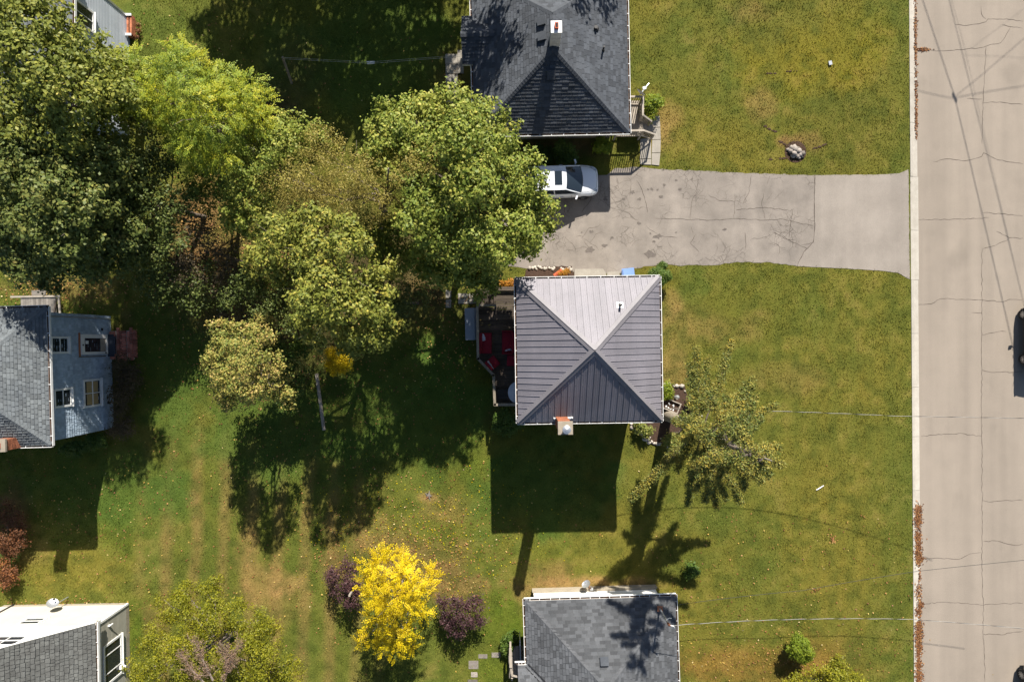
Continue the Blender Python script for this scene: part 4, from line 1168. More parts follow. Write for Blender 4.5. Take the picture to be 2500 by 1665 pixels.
# ------------------------------------------------------------------ grey house, top left, mostly under the trees
ct = Vector((-1095/PPM, 645/PPM, 0))
grh = thing('house', 'pale grey lap-sided house half hidden under the big maples, brick planter at its corner', 'house', ct, 0)
FT = Frame(grh)
tx, ty = 4.05, 3.75
planes, hips, (RA, RB), cc_ = hip_faces(tx, ty, .4, 4.84, 4.84+3.75*math.tan(math.radians(24)), 'x')
rt = roof_body(grh, planes, cc_, 4.84, M['shingle_grey'])
for k_, pl in planes.items():
    mb = MB(); tiles(mb, pl, .16, .25, .42, .02); mb.build('shingles', M['shingle_grey'], rt, kind='stuff')
gutter(grh, cc_[1]+W_, cc_[2]+W_, (1,0,0), hang=.7); gutter(grh, cc_[0]+W_, cc_[1]+W_, (0,-1,0), hang=.7)
ex = FT(318, 45).x; ey1 = FT(318, 45).y; ey0 = FT(318, 330).y
MB().box(-3.6, ex-.02, ey0, ey1, -.2, 4.75).build('wall', M['grey_siding'], grh)
laps(grh, (ex-.02,ey0,.1), (0,1,0), (1,0,0), ey1-ey0, 4.65, M['grey_siding'], .115)
MB().box(ex-.06, ex+.03, ey1-.08, ey1+.03, 0, 4.75).build('corner_trim', M['galv'], grh)
yw = FT(318, 832.5-730).y - .55
window(grh, (ex+.01, yw, 3.0), (0,1,0), (1,0,0), 1.1, 1.5, 2, 1, fw=.1)

# ------------------------------------------------------------------ deck with railing
DZ = .9
dk = thing('deck', 'weathered wooden deck with angled railing along the west side of the metal-roofed house', 'deck', G(1225, 850) , math.radians(.9))
FD = Frame(dk)
pts = [(1207,704),(1272,703),(1272,987),(1209,987),(1206,917),(1168,877),(1166,747),(1206,747)]
dp = [FD(px, py, DZ) for px, py in pts]
def deck_span(y):
    xs = []
    n = len(dp)
    for i in range(n):
        a, b = dp[i], dp[(i+1) % n]
        if (a.y > y) != (b.y > y):
            xs.append(a.x + (b.x-a.x)*(y-a.y)/(b.y-a.y))
    return (min(xs), max(xs)) if len(xs) >= 2 else None
y = min(p.y for p in dp)+.075
while y < max(p.y for p in dp)-.04:
    s_ = deck_span(y)
    if s_:
        j = random.uniform(-.006, .006)
        MB().box(s_[0]-.02+j, s_[1], y-.066, y+.066, DZ-.035, DZ+random.uniform(-.004,.004)).build('deck_board', M['wood_deck'], dk)
    y += .142
RZ = DZ+.95
rp = [FD(px, py, RZ) for px, py in ((1209,745.5),(1165,745.5),(1167,876),(1205,916),(1208,988),(1268,988))]
for a, b in zip(rp[:-1], rp[1:]):
    d = (b-a).normalized()
    MB().bar(a-d*.05, b+d*.05, .135, .04).build('top_rail', M['wood_rail'], dk)
    lo = Vector((0,0,-.80))
    MB().bar(a+lo, b+lo, .05, .08).build('bottom_rail', M['wood_rail'], dk)
    n = max(2, int((b-a).length/.14))
    me_ = MB().box(-.019,.019,-.019,.019,0,.8).mesh('baluster', M['wood_rail'])
    for i in range(1, n):
        p = a + (b-a)*(i/n)
        link('baluster', me_, dk, (p.x, p.y, DZ+.12))
for p in rp:
    MB().box(p.x-.045, p.x+.045, p.y-.045, p.y+.045, 0, RZ-.02).build('post', M['wood_rail'], dk)
for px in (1190, 1250):
    for py in (760, 860, 980):
        q = FD(px if py < 900 else 1250, py, 0); MB().box(q.x-.07, q.x+.07, q.y-.07, q.y+.07, 0, DZ-.04).build('footing_post', M['wood_deck'], dk)
for i in range(4):       # steps down towards the west
    h = DZ - .18*(i+1) + .0
    a = FD(1206-11*i-5, 707, h); b = FD(1206-11*i-5, 744, h)
    MB().bar(a, b, .26, .04).build('tread', M['wood_deck'], dk)
a = FD(1208,706,.5); b = FD(1166,708,.2); MB().bar(a, b, .05, .25).build('stringer', M['wood_deck'], dk)
a = FD(1208,744,.5); b = FD(1166,744,.2); MB().bar(a, b, .05, .25).build('stringer', M['wood_deck'], dk)
a = FD(1205,703,DZ+.2); b = FD(1268,703,DZ+.2); MB().bar(a, b, .12, .12).build('end_beam', M['wood_deck'], dk)

def cushion(mb, x0, x1, y0, y1, z0, z1, r=.05):
    mb.box(x0, x1, y0, y1, z0, z1-r)
    mb.obox(((x0+x1)/2,(y0+y1)/2,z1-r*.5), ((x1-x0)/2-r*.7,0,0), (0,(y1-y0)/2-r*.7,0), (0,0,r*.5))
def seat_thing(name, label, px, py, w, l, rz, arms=False, back=True, cat='chair'):
    q = G(px, py, DZ+.42)
    t = thing(name, label, cat, (q.x, q.y, DZ), rz, None)
    fr = MB()
    for sx_ in (-1, 1):
        for sy_ in (-1, 1): MB().box(sx_*(w/2-.05)-.02, sx_*(w/2-.05)+.02, sy_*(l/2-.05)-.02, sy_*(l/2-.05)+.02, .003, .27).build('leg', M['black_metal'], t)
    fr.box(-w/2, w/2, -l/2, l/2, .27, .31); fr.build('frame', M['black_metal'], t)
    mb = MB(); cushion(mb, -w/2+.01, w/2-.01, -l/2+.01, l/2-.01, .312, .44); mb.build('seat_cushion', M['red_fabric'], t)
    if back:
        mb = MB(); mb.obox((-w/2+.06, 0, .60), (.055,0,.02), (0,l/2-.03,0), (-.03,0,.17)); mb.build('back_cushion', M['red_fabric'], t)
    if arms:
        for s_ in (-1, 1): MB().box(-w/2+.05, w/2, s_*(l/2+.03)-.03, s_*(l/2+.03)+.03, .31, .60).build('armrest', M['red_fabric'], t)
    return t
seat_thing('patio_bench', 'long dark red cushioned patio bench by the west deck railing', 1186, 838, .66, 1.15, 0, cat='bench')
seat_thing('patio_sofa', 'dark red patio loveseat close to the house wall', 1240, 836, .66, 1.15, math.pi, arms=True, cat='sofa')
seat_thing('patio_chair', 'dark red patio chair turned at the angled corner of the railing', 1203, 886, .62, .62, math.radians(40), cat='chair')
seat_thing('patio_chair', 'dark red patio chair half hidden under the metal roof eave', 1251, 880, .60, .62, math.pi, cat='chair')
def cloth_thing(name, label, px, py, h, w, l, rz, cat):
    q = G(px, py, h); mb = MB(); n = 7
    r = random.Random(px)
    P = [[Vector((-w/2+w*i/n + r.uniform(-.03,.03), -l/2+l*j/n + r.uniform(-.03,.03), .012+r.uniform(0,.05))) for j in range(n+1)] for i in range(n+1)]
    for i in range(n):
        for j in range(n):
            mb.face([P[i][j],P[i+1][j],P[i+1][j+1],P[i][j+1]])
            mb.face([p-Vector((0,0,.01)) for p in (P[i][j+1],P[i+1][j+1],P[i+1][j],P[i][j])])
    return tag(mb.build(name, M['cloth'], None, True, (q.x, q.y, h-.005), rz), label, cat)
cloth_thing('towel', 'crumpled white and blue towel on the red patio bench', 1177, 824, DZ+.45, .28, .40, .3, 'towel')
cloth_thing('pillow', 'white patterned pillow lying on the angled red patio chair', 1196, 893, DZ+.50, .20, .50, math.radians(36), 'pillow')
cloth_thing('folded_cloth', 'thin pale cloth strip on the red loveseat', 1241, 854, DZ+.46, .36, .07, .15, 'cloth')
# black chair and round grey table in the deck corner
q = G(1226, 962, DZ+.4)
t = thing('patio_chair', 'black metal patio chair in the south deck corner beside the round table', 'chair', (q.x, q.y, DZ), .05)
for sx_ in (-.26,.26):
    for sy_ in (-.26,.26): MB().tube([(sx_,sy_,.003),(sx_,sy_,.42)], .018, 6).build('leg', M['black_metal'], t)
mb = MB()
for i in range(6): mb.box(-.27,.27,-.26+i*.09,-.20+i*.09,.42,.44)
mb.build('seat', M['black_metal'], t)
mb = MB()
for i in range(5): mb.bar((-.30,-.2+i*.1,.44),(-.36,-.2+i*.1,.9),.03,.02)
mb.bar((-.36,-.26,.9),(-.36,.26,.9),.04,.04); mb.build('backrest', M['black_metal'], t)
q = G(1268, 958, DZ+.7)
t = thing('patio_table', 'round pale grey patio table half under the house eave', 'table', (q.x, q.y, DZ))
MB().tube([(0,0,.68),(0,0,.72)], .62, 28).build('tabletop', M['galv'], t)
MB().tube([(0,0,.003),(0,0,.04),(0,0,.08),(0,0,.68)], [.28,.26,.04,.04], 14).build('pedestal', M['black_metal'], t)
# storage box beside the deck
a = G(1147, 791, .75)
t = thing('storage_box', 'long grey outdoor storage box with pale lid against the deck railing', 'box', (a.x+.09, a.y, 0), math.radians(1.5))
MB().box(-.36, .36, -.86, .86, .0, .62).build('body', M['box_side'], t)
mb = MB(); mb.obox((-.09,0,.70), (.27,0,.03), (0,.89,0), (0,0,.02)); mb.obox((.25,0,.66), (.12,0,-.05), (0,.885,0), (0,0,.02))
mb.build('lid', M['box_lid'], t)
# concrete pavers by the deck steps
t = thing('paver_path', 'grey concrete pavers at the foot of the deck steps', 'path', G(1140, 730))
FP = Frame(t)
for (x0, y0, x1, y1) in ((1118,716,1142,728),(1143,716,1163,729),(1118,729,1142,742),(1143,730,1164,742),(1088,708,1102,728),(1088,730,1102,752)):
    a = FP(x0+.5, y1-.5); b = FP(x1-.5, y0+.5)
    MB().box(a.x, b.x, a.y, b.y, -.05, .035+random.uniform(0,.012)).build('paver', M['concrete'], t)

# ------------------------------------------------------------------ front porch of the upper bungalow
PZ = .55
po = thing('porch', 'pale wooden porch with balustrade and steps on the east side of the dark-roofed bungalow', 'porch', G(1555, 285), math.radians(1.1))
FO = Frame(po)
a = FO(1516, 334, PZ); b = FO(1569, 246, PZ)
x = a.x; 
while x < b.x-.05:
    MB().box(x, x+.132, a.y, b.y, PZ-.035, PZ+random.uniform(-.003,.003)).build('porch_board', M['wood_pale'], po); x += .14
rz_ = PZ+.92
segs = [((1519,236.5),(1570,236.5)), ((1570,236.5),(1569.5,281)), ((1509,320),(1571,319))]
bal = MB().box(-.018,.018,-.018,.018,0,.8).mesh('baluster', M['wood_pale'])
for (p, q) in segs:
    p = FO(*p, rz_); q = FO(*q, rz_)
    MB().bar(p, q, .1, .045).build('top_rail', M['wood_pale'], po)
    MB().bar(p-Vector((0,0,.82)), q-Vector((0,0,.82)), .05, .06).build('bottom_rail', M['wood_pale'], po)
    n = int((q-p).length/.125)
    for i in range(1, n): 
        c = p+(q-p)*(i/n); link('baluster', bal, po, (c.x, c.y, PZ+.1))
    for c in (p, q): MB().box(c.x-.045,c.x+.045,c.y-.045,c.y+.045,0,rz_+.02).build('post', M['wood_pale'], po)
# flanking handrails of the steps, dropping east
for (p0, h0, p1, h1) in (((1571,319), rz_, (1597,328), .95), ((1569.5,281), rz_, (1590,296), .95)):
    p = FO(*p0, h0); q = FO(*p1, h1)
    MB().bar(p, q, .09, .045).build('handrail', M['wood_pale'], po)
    lo = Vector((0,0,-.75)); MB().bar(p+lo, q+lo, .05, .05).build('bottom_rail', M['wood_pale'], po)
    n = 7
    for i in range(1, n):
        c = p+(q-p)*(i/n); link('baluster', bal, po, (c.x, c.y, c.z-.79))
    MB().box(q.x-.045,q.x+.045,q.y-.045,q.y+.045,0,q.z+.02).build('post', M['wood_pale'], po)
for i in range(3):
    h = PZ-.17*(i+1)+.02
    a = FO(1569+8*i, 322, h); b = FO(1569+8*i+8, 290, h)
    MB().box(a.x, max(b.x, a.x+.26), a.y, b.y, h-.04, h).build('tread', M['wood_pale'], po)
a = FO(1569,325,.3); b = FO(1590,325,.1)
# dish beside the porch
q = G(1568, 234, 0)
ds = thing('satellite_dish', 'small satellite dish with white receiver on the porch corner post', 'satellite dish', (q.x, q.y, 0))
A_ = G(1563, 228, 1.75)-Vector((q.x, q.y, 0)); e_ = G(1573, 216, 2.0)-Vector((q.x, q.y, 0))
d_, tip = dish(ds, A_, (.55,.75,.25), .28, 'galv')
MB().tube([(0,-.02,.0),(0,-.02,1.6),A_-Vector((.0,.05,.02))], .03, 8).build('post', M['galv'], ds)
MB().tube([A_-Vector((0,.02,.25)), e_], .016, 6).build('receiver_arm', M['galv'], ds)
MB().obox(e_, (.08,.03,0), (-.03,.07,0), (0,0,.05)).build('receiver', M['white'], ds)
# concrete paths
def slab_path(name, label, rects, base, z=.03, mat='concrete', cat='path'):
    t = thing(name, label, cat, G(*base)); F = Frame(t)
    for quad in rects:
        if len(quad) == 4 and not hasattr(quad[0], '__len__'):
            x0, y0, x1, y1 = quad; quad = [(x0,y0),(x1,y0),(x1,y1),(x0,y1)]
        cx = sum(p[0] for p in quad)/len(quad); cy = sum(p[1] for p in quad)/len(quad)
        P = [F(cx+(p[0]-cx)*.985, cy+(p[1]-cy)*.985) for p in quad]
        MB().prism([(p.x, p.y) for p in P], -.12, z+random.uniform(-.006,.008)).build('slab', M[mat], t)
    return t
slab_path('front_path', 'pale concrete slab path from the driveway to the porch steps',
  [[(1593,286),(1610,283),(1612,311),(1592,312)], [(1592,313),(1612,312),(1613,341),(1592,342)], [(1592,343),(1613,342),(1612,373),(1591,374)], [(1591,375),(1612,374),(1609,405),(1591,403)],
   [(1563,340),(1589,338),(1590,388),(1562,389)], [(1562,390),(1590,389),(1590,403),(1562,402)]], (1600,345))
slab_path('back_path', 'shaded concrete slab path along the west wall of the dark-roofed bungalow', [(b[0],b[1],b[2],b[3]) for b in SLABS], (1102,190))
slab_path('doorstep', 'flat beige concrete doorstep on the driveway side of the metal-roofed house', [[(1402,657),(1472,656),(1480,668),(1480,700),(1400,700)], [(1482,664),(1512,663),(1514,700),(1481,700)]], (1440,680), z=.05)
slab_path('stepping_stones', 'brown square stepping stones in the grass near the west porch', [(1144,1612,1168,1632),(1168,1596,1190,1606),(1200,1592,1222,1604),(1150,1640,1166,1652),(1142,1658,1166,1690)], (1155,1640), z=.02, mat='stone_grey')

# ------------------------------------------------------------------ west porch of the bottom bungalow
t = thing('porch', 'small wooden side porch at the west wall of the charcoal-roofed bungalow', 'porch', G(1262, 1620), math.radians(1.8))
F = Frame(t)
a = F(1243, 1655, .45); b = F(1285, 1576, .45); x = a.x
while x < b.x: MB().box(x, x+.13, a.y, b.y, .41, .45).build('porch_board', M['wood_grey'], t); x += .138
a = F(1246, 1582, 1.3); b = F(1247, 1629, 1.3); MB().bar(a, b, .14, .045).build('top_rail', M['wood_pale'], t)
for c in (a, b, F(1250,1660,1.3)): MB().box(c.x-.05, c.x+.05, c.y-.05, c.y+.05, 0, 1.28).build('post', M['wood_pale'], t)
c = F(1250,1648,1.2); MB().bar(b-Vector((0,0,.05)), c, .09, .04).build('handrail', M['wood_pale'], t); MB().bar(c, F(1266,1652,1.2), .09, .04).build('handrail', M['wood_pale'], t)
MB().box(F(1268,1560,1.5).x, F(1268,1560,1.5).x+.06, F(1268,1640,1.5).y, F(1268,1562,1.5).y, .5, 1.5).build('screen_panel', M['galv'], t)

# ------------------------------------------------------------------ brick steps, planter, ramp
q = G(304, 843)
t = thing('brick_steps', 'worn red brick stoop with dark mat below the glazed side door', 'steps', (q.x, q.y, 0), math.radians(1.7))
MB().box(-.66, .58, -.80, .82, -.05, .20).build('core', M['mortar'], t)
bm_ = MB().box(-.145,.145,-.068,.068,-.05,.05).mesh('brick', M['old_brick'])
rr = random.Random(2)
ix = 0
x = -.50
while x < .60:
    y = -.76 - (.1 if ix % 2 else 0)
    L = .30 if ix % 3 else .15
    while y < .78:
        rot = math.pi/2 if L == .30 else 0
        z = .225+rr.uniform(-.02,.025)
        link('brick', bm_, t, (x+rr.uniform(-.01,.01), y+(.15 if L == .30 else .07), z), rot+rr.uniform(-.07,.07))
        y += .31 if L == .30 else .155
    x += .148 if L == .30 else .30; ix += 1
for k_ in range(9):
    for z in (.06,.15):
        link('brick', bm_, t, (.60, -.66+.17*k_+(.07 if z > .1 else 0), z), math.pi/2*0+rr.uniform(-.05,.05))
MB().box(-.86, -.42, -.62, .62, .22, .30).build('door_sill', M['box_side'], t)
tag(MB().box(-.24,.24,-.5,.5,0,.02).build('door_mat', M['box_side'], None, loc=(q.x-.55, q.y, .302)), 'dark rubber mat on the brick stoop in front of the side door', 'mat')

q = G(325, 70)
t = thing('brick_planter', 'narrow orange brick planter at the corner of the pale grey house', 'planter', (q.x, q.y, 0))
bm2 = MB().box(-.1,.1,-.055,.055,-.035,.035).mesh('brick', M['brick'])
for z in range(5):
    for k_ in range(5):
        link('brick', bm2, t, (.10, -.44+.2*k_+(.05 if z % 2 else 0), .04+.075*z), math.pi/2)
        link('brick', bm2, t, (-.08, -.44+.2*k_+(.05 if z % 2 else 0), .04+.075*z), math.pi/2)
for z in range(5): link('brick', bm2, t, (.01, .55, .04+.075*z)); link('brick', bm2, t, (.01, -.55, .04+.075*z))
MB().box(-.05,.06,-.5,.5,0,.33).build('soil', M['mulch'], t)
MB().box(-.16,.16,.49,.62,.385,.44).build('coping', M['white'], t); MB().box(-.16,.16,-.62,-.49,.385,.44).build('coping', M['white'], t)

t = thing('ramp', 'bleached wooden platform north of the blue-grey house with a plank step', 'platform', G(100, 760), math.radians(1.5))
F = Frame(t)
a = F(52, 790, .35); b = F(143, 724, .35); x = a.x
while x < b.x-.2: MB().box(x, x+.135, a.y, b.y, .31, .35+random.uniform(-.005,.005)).build('board', M['wood_grey'], t); x += .142
for p, q in (((143,724),(147,772)), ((26,725),(147,723))):
    MB().bar(F(*p,.38), F(*q,.38), .1, .06).build('edge_beam', M['wood_pale'], t)
MB().bar(F(138,728,.4), F(132,765,.4), .08, .06).build('loose_batten', M['wood_deck'], t)
MB().bar(F(78,716,.3), F(112,714,.3), .30, .05).build('step', M['wood_grey'], t)

# ------------------------------------------------------------------ cars
def wheel(parent, x, y, r=.31, w=.19):
    s_ = 1 if y > 0 else -1
    mb = MB(); K = 24
    prof = [(r-.11, -w/2), (r-.02, -w/2), (r, -w/2+.03), (r, w/2-.03), (r-.02, w/2), (r-.11, w/2-.01)]
    R = [[(math.cos(2*math.pi*k/K)*a, b, math.sin(2*math.pi*k/K)*a) for k in range(K)] for a, b in prof]
    for i in range(len(R)-1):
        for k in range(K): mb.face([R[i][k], R[i][(k+1)%K], R[i+1][(k+1)%K], R[i+1][k]])
    whl = mb.build('wheel', M['tyre'], parent, True, (x, y, r))
    mb = MB(); o = s_*(w/2-.035)
    mb.tube([(0,o-.03*s_,0),(0,o,0)], r-.11, 20, m=1)
    for k in range(10):
        a = 2*math.pi*k/10; d = Vector((math.cos(a), 0, math.sin(a)))
        mb.bar(Vector((0,o+.012*s_,0))+d*.03, Vector((0,o+.012*s_,0))+d*(r-.11), .035, .02, up=(0,1,0))
    mb.tube([(0,o,0),(0,o+.03*s_,0)], .05, 10)
    mb.build('rim', [M['rim'], M['trim']], whl)
def make_car(label, paint, x, y, rz, sunroof=True, cat='car', group=None):
    t = thing('parked_car', label, cat, (x, y, 0), rz, group)
    S_ = np.array([(-2.12,.60,.34,.74),(-2.08,.72,.28,.86),(-1.95,.81,.25,.93),(-1.5,.86,.22,.96),(-.6,.875,.21,.955),(.4,.875,.21,.95),(1.1,.87,.22,.93),(1.5,.85,.23,.865),(1.82,.80,.25,.79),(2.0,.72,.27,.71),(2.09,.60,.30,.64),(2.13,.42,.34,.56)])
    xs = np.concatenate([np.linspace(-2.12,-1.9,6), np.linspace(-1.7,1.7,18), np.linspace(1.78,2.13,8)])
    ints = [np.interp(xs, S_[:,0], S_[:,k]) for k in (1,2,3)]
    K = 28; mb = MB(); rings = []
    for i, x_ in enumerate(xs):
        w, zb, zt = ints[0][i], ints[1][i], ints[2][i]; ring = []
        for k in range(K):
            a = 2*math.pi*k/K; c, s_ = math.cos(a), math.sin(a)
            n_ = 4.6
            yy_ = w*math.copysign(abs(c)**(2/n_), c); zz_ = (zb+zt)/2 + (zt-zb)/2*math.copysign(abs(s_)**(2/n_), s_)
            if s_ > 0: zz_ += .045*(1-(yy_/w)**2)
            xx_ = x_
            ring.append((xx_, yy_, zz_))
        b0 = len(mb.v); mb.v.extend(ring); rings.append(b0)
    for i in range(len(rings)-1):
        for k in range(K):
            r_ = (k+1) % K
            mb.f.append((rings[i]+k, rings[i]+r_, rings[i+1]+r_, rings[i+1]+k)[::-1]); mb.t.append(.5); mb.m.append(0)
    mb.f.append(tuple(rings[0]+k for k in range(K))); mb.t.append(.5); mb.m.append(0)
    mb.f.append(tuple(rings[-1]+k for k in reversed(range(K)))); mb.t.append(.5); mb.m.append(0)
    body = mb.build('body', paint, t, True)
    # glasshouse
    A, B, C_, D_ = 1.08, .22, -1.25, -1.93      # windscreen foot, roof front, roof rear, backlight foot
    wb, wt = .77, .615; z0, z1 = .955, 1.46
    def bow(x_, y_, w, k): return x_ + k*(1-(y_/w)**2)
    def sheet_(p0, p1, n=8, lift=0, m=0, mb=None):
        (xa, wa, za, ka), (xb, wb_, zb_, kb) = p0, p1
        for i in range(n):
            f0, f1 = -1+2*i/n, -1+2*(i+1)/n
            q = []
            for (x_, w, z_, k_, f) in ((xa,wa,za,ka,f0),(xa,wa,za,ka,f1),(xb,wb_,zb_,kb,f1),(xb,wb_,zb_,kb,f0)):
                q.append((x_ + k_*(1-f*f), w*f, z_ + lift + .03*(1-f*f)*(1 if z_ > 1.2 else .6)))
            mb.face(q, .5, m)
    g = MB(); sheet_((A,wb-.03,z0,.13),(B,wt,z1-.03,.05), mb=g); g.build('windscreen', M['car_glass'], t, True)
    g = MB(); sheet_((C_,wt,z1-.03,-.03),(D_,wb-.06,z0+.02,-.10), mb=g); g.build('rear_window', M['car_glass'], t, True)
    g = MB()
    sheet_((B+.03,wt+.01,z1-.035,.05),(B-.25,wt+.02,z1,.0), mb=g); sheet_((B-.25,wt+.02,z1,0),(-.6,wt+.02,z1+.005,0), mb=g); sheet_((-.6,wt+.02,z1+.005,0),(C_-.03,wt+.01,z1-.035,-.03), mb=g)
    for s_ in (-1, 1):      # roof side rails and pillars
        g.tube([(A+.02,s_*(wb),z0-.01),(B+.02,s_*(wt+.02),z1-.03),(-.5,s_*(wt+.03),z1-.005),(C_,s_*(wt+.02),z1-.03),(D_,s_*(wb-.02),z0)], [.04,.035,.03,.04,.06], 8)
        g.bar((-.35,s_*(wb+.01),z0),(-.42,s_*(wt+.035),z1-.02), .06, .03, up=(0,1,0))
    roof = g.build('roof', paint, t, True)
    for s_ in (-1, 1):
        g = MB(); g.face([(A-.02,s_*wb,z0),(D_+.1,s_*(wb),z0),(C_,s_*(wt+.015),z1-.02),(B,s_*(wt+.015),z1-.02)][::-s_]); g.build('side_window', M['car_glass'], t)
        mr = MB(); mr.obox((.84,s_*1.0,1.0), (.05,0,0), (-.03*s_,.095,0), (0,0,.06)); mr.bar((.84,s_*.84,.95),(.84,s_*.93,.98),.05,.04); mr.build('mirror', paint, t)
        for hx_ in (.05, -.95): MB().box(hx_-.09, hx_+.09, s_*.885-.012, s_*.885+.012, .78, .81).build('door_handle', paint, t)
        MB().obox((1.86,s_*.635,.735), (.15,-.07*s_,-.045), (.02*s_*0,.07,0), (.02,0,.035)).build('headlight', M['lamp_glass'], t)
        MB().box(-1.9,-1.6,s_*.80-.03,s_*.80+.03,.8,.92).build('tail_light', M['red_fabric'], t)
        for wx_ in (1.28, -1.25):
            wheel(t, wx_, s_*.80)
            # wheel arch: a dark ring proud of the flank
            mb = MB(); 
            for k in range(10):
                a0, a1 = math.pi*k/10, math.pi*(k+1)/10
                P = lambda a, r_, y_: (wx_+math.cos(a)*r_, y_, .31+math.sin(a)*r_)
                mb.face([P(a0,.30,s_*.882),P(a0,.37,s_*.882),P(a1,.37,s_*.882),P(a1,.30,s_*.882)][::-s_])
            mb.build('wheel_arch', M['trim'], t)
    sm = MB()
    for s_ in (-1, 1):
        for gx_c in (.62, -.42, -1.42):
            sm.bar((gx_c, s_*.868, .34), (gx_c-.03, s_*.868, .93), .016, .012, up=(1,0,0))
        sm.tube([(1.05,s_*.72,.985),(1.4,s_*.70,.955),(1.75,s_*.62,.90),(1.98,s_*.45,.82)], .007, 4)
        sm.bar((-1.5,s_*.872,.36),(1.0,s_*.872,.36),.02,.06)
    sm.tube([(1.98,-.45,.82),(2.03,0,.82),(1.98,.45,.82)], .007, 4)
    sm.build('panel_gaps', M['trim'], t)
    gr = MB(); gr.bar((2.13,-.38,.56),(2.13,.38,.56),.04,.09); gr.build('grille', M['trim'], t)
    MB().bar((2.02,-.55,.36),(2.02,.55,.36),.2,.12).build('bumper', paint, t)
    cw_ = MB(); sheet_((A+.03,wb-.02,z0-.012,.13),(A-.04,wb-.03,z0+.012,.13), mb=cw_); cw_.build('wiper_cowl', M['trim'], t)
    if sunroof:
        MB().box(-.36,.04,-.37,.37,z1+.01,z1+.045).build('sunroof', M['car_glass'], t)
    return t
make_car('white hatchback with sunroof parked in the driveway under the maple', M['car_white'], 2.68, 8.86, math.radians(2.0))
make_car('dark car at the right picture edge, parked across from the metal-roofed house', M['car_dark'], 29.62, .22, math.radians(90.5), False, group='dark cars parked at the far side of the road')
make_car('dark car in the bottom right corner, only its front showing', M['car_dark'], 29.55, -20.05, math.radians(90.5), False, group='dark cars parked at the far side of the road')

# ------------------------------------------------------------------ stones, beds, small things
def stone_mesh(name, mat, seed, flatn=.65):
    import bmesh
    bm = bmesh.new(); bmesh.ops.create_icosphere(bm, subdivisions=1, radius=1)
    r = random.Random(seed)
    for v in bm.verts: v.co *= r.uniform(.78, 1.15); v.co.z *= flatn
    me_ = bpy.data.meshes.new(name); bm.to_mesh(me_); bm.free()
    me_.materials.append(mat); me_.polygons.foreach_set('use_smooth', [True]*len(me_.polygons))
    return me_
ST = [stone_mesh('stone', M['stone'], i) for i in range(5)]
SG = [stone_mesh('stone', M['stone_grey'], 10+i) for i in range(5)]
def stones(t, pts, size, meshes, z=.0, jit=.25):
    F = Frame(t); r = random.Random(len(pts))
    for i, p in enumerate(pts):
        s_ = size*(p[2] if len(p) > 2 else 1)*r.uniform(1-jit, 1+jit)
        q = F(p[0], p[1]); o = link('stone', meshes[i % len(meshes)], t, (q.x, q.y, z + s_*.45 + (p[3] if len(p) > 3 else 0)))
        o.scale = (s_, s_*r.uniform(.75,1.1), s_*.9); o.rotation_euler = (r.uniform(-.2,.2), r.uniform(-.2,.2), r.uniform(0,6.3))
t = thing('stone_border', 'row of pale field stones edging the mulch bed north of the metal-roofed house', 'stone border', G(1340, 656))
pts = [(1293,655),(1300,654.5),(1306,653),(1309,657),(1314,651),(1319,653),(1322,655),(1329,656),(1333,656),(1341,655),(1347,656),(1350,659),(1352,655),(1370,655),(1374,658),(1378,661),(1381,657),(1390,654,1.3),(1393,659,1.2),(1386,657)]
stones(t, pts, .10, ST)
t = thing('stone_border', 'curved row of pale round stones around the south-east mulch bed', 'stone border', G(1570, 1068))
stones(t, [(1541,1035,1.0),(1541,1044,1.1),(1553,1052,1.25),(1560,1055,1.1),(1567,1059,1.1),(1571,1063),(1572,1070,1.15),(1577,1074,.9),(1584,1074,1.2),(1590,1078,1.25),(1583,1080,1.0),(1597,1082,1.15),(1603,1083,1.1),(1610,1083,.9),(1613,1070,.7),(1587,1068,.6)], .115, ST)
t = thing('stone_border', 'white stones edging the mulch bed east of the metal-roofed house', 'stone border', G(1655, 945))
stones(t, [(1622,938,.9),(1627,936,.9),(1634,936,1),(1646,942,1.1),(1651,942,1.1),(1657,942),(1664,943,1.5),(1672,955,.7),(1692,968,.8),(1701,990,.9),(1704,998,.7),(1712,1015,.8),(1676,1060,.7),(1630,1090,.8),(1636,1087,.8)], .105, ST)
for n_, p in BEDS.items():
    if n_ == 'shrub_bed': continue
    q = roughen(p, 6, 1.5, 9)
    MB().prism([((a-1250)/PPM, (832.5-b)/PPM) for a, b in q], -.08, .022 + .005*list(BEDS).index(n_)).build('mulch_bed', M['mulch'], kind='structure')
t = thing('rock_pile', 'heap of grey boulders filling a hole in the upper right lawn', 'rocks', G(1942, 371))
MB().tube([(0,0,-.02),(0,0,.012)], .62, 18).build('soil_patch', M['mulch'], t)
stones(t, [(1922,366,.8),(1928,366,.9),(1931,362,1.1),(1937,365,1.6),(1930,371,1.2),(1938,374,1.3),(1947,365,1.6),(1949,370,1.3),(1934,382,1.6),(1941,379,1.2),(1946,383,1.2),(1952,378,1.3),(1957,377,1.2),(1956,384,1.1),(1943,372,1.0,.12),(1936,377,1,.1),(1950,386,.9)], .135, SG)
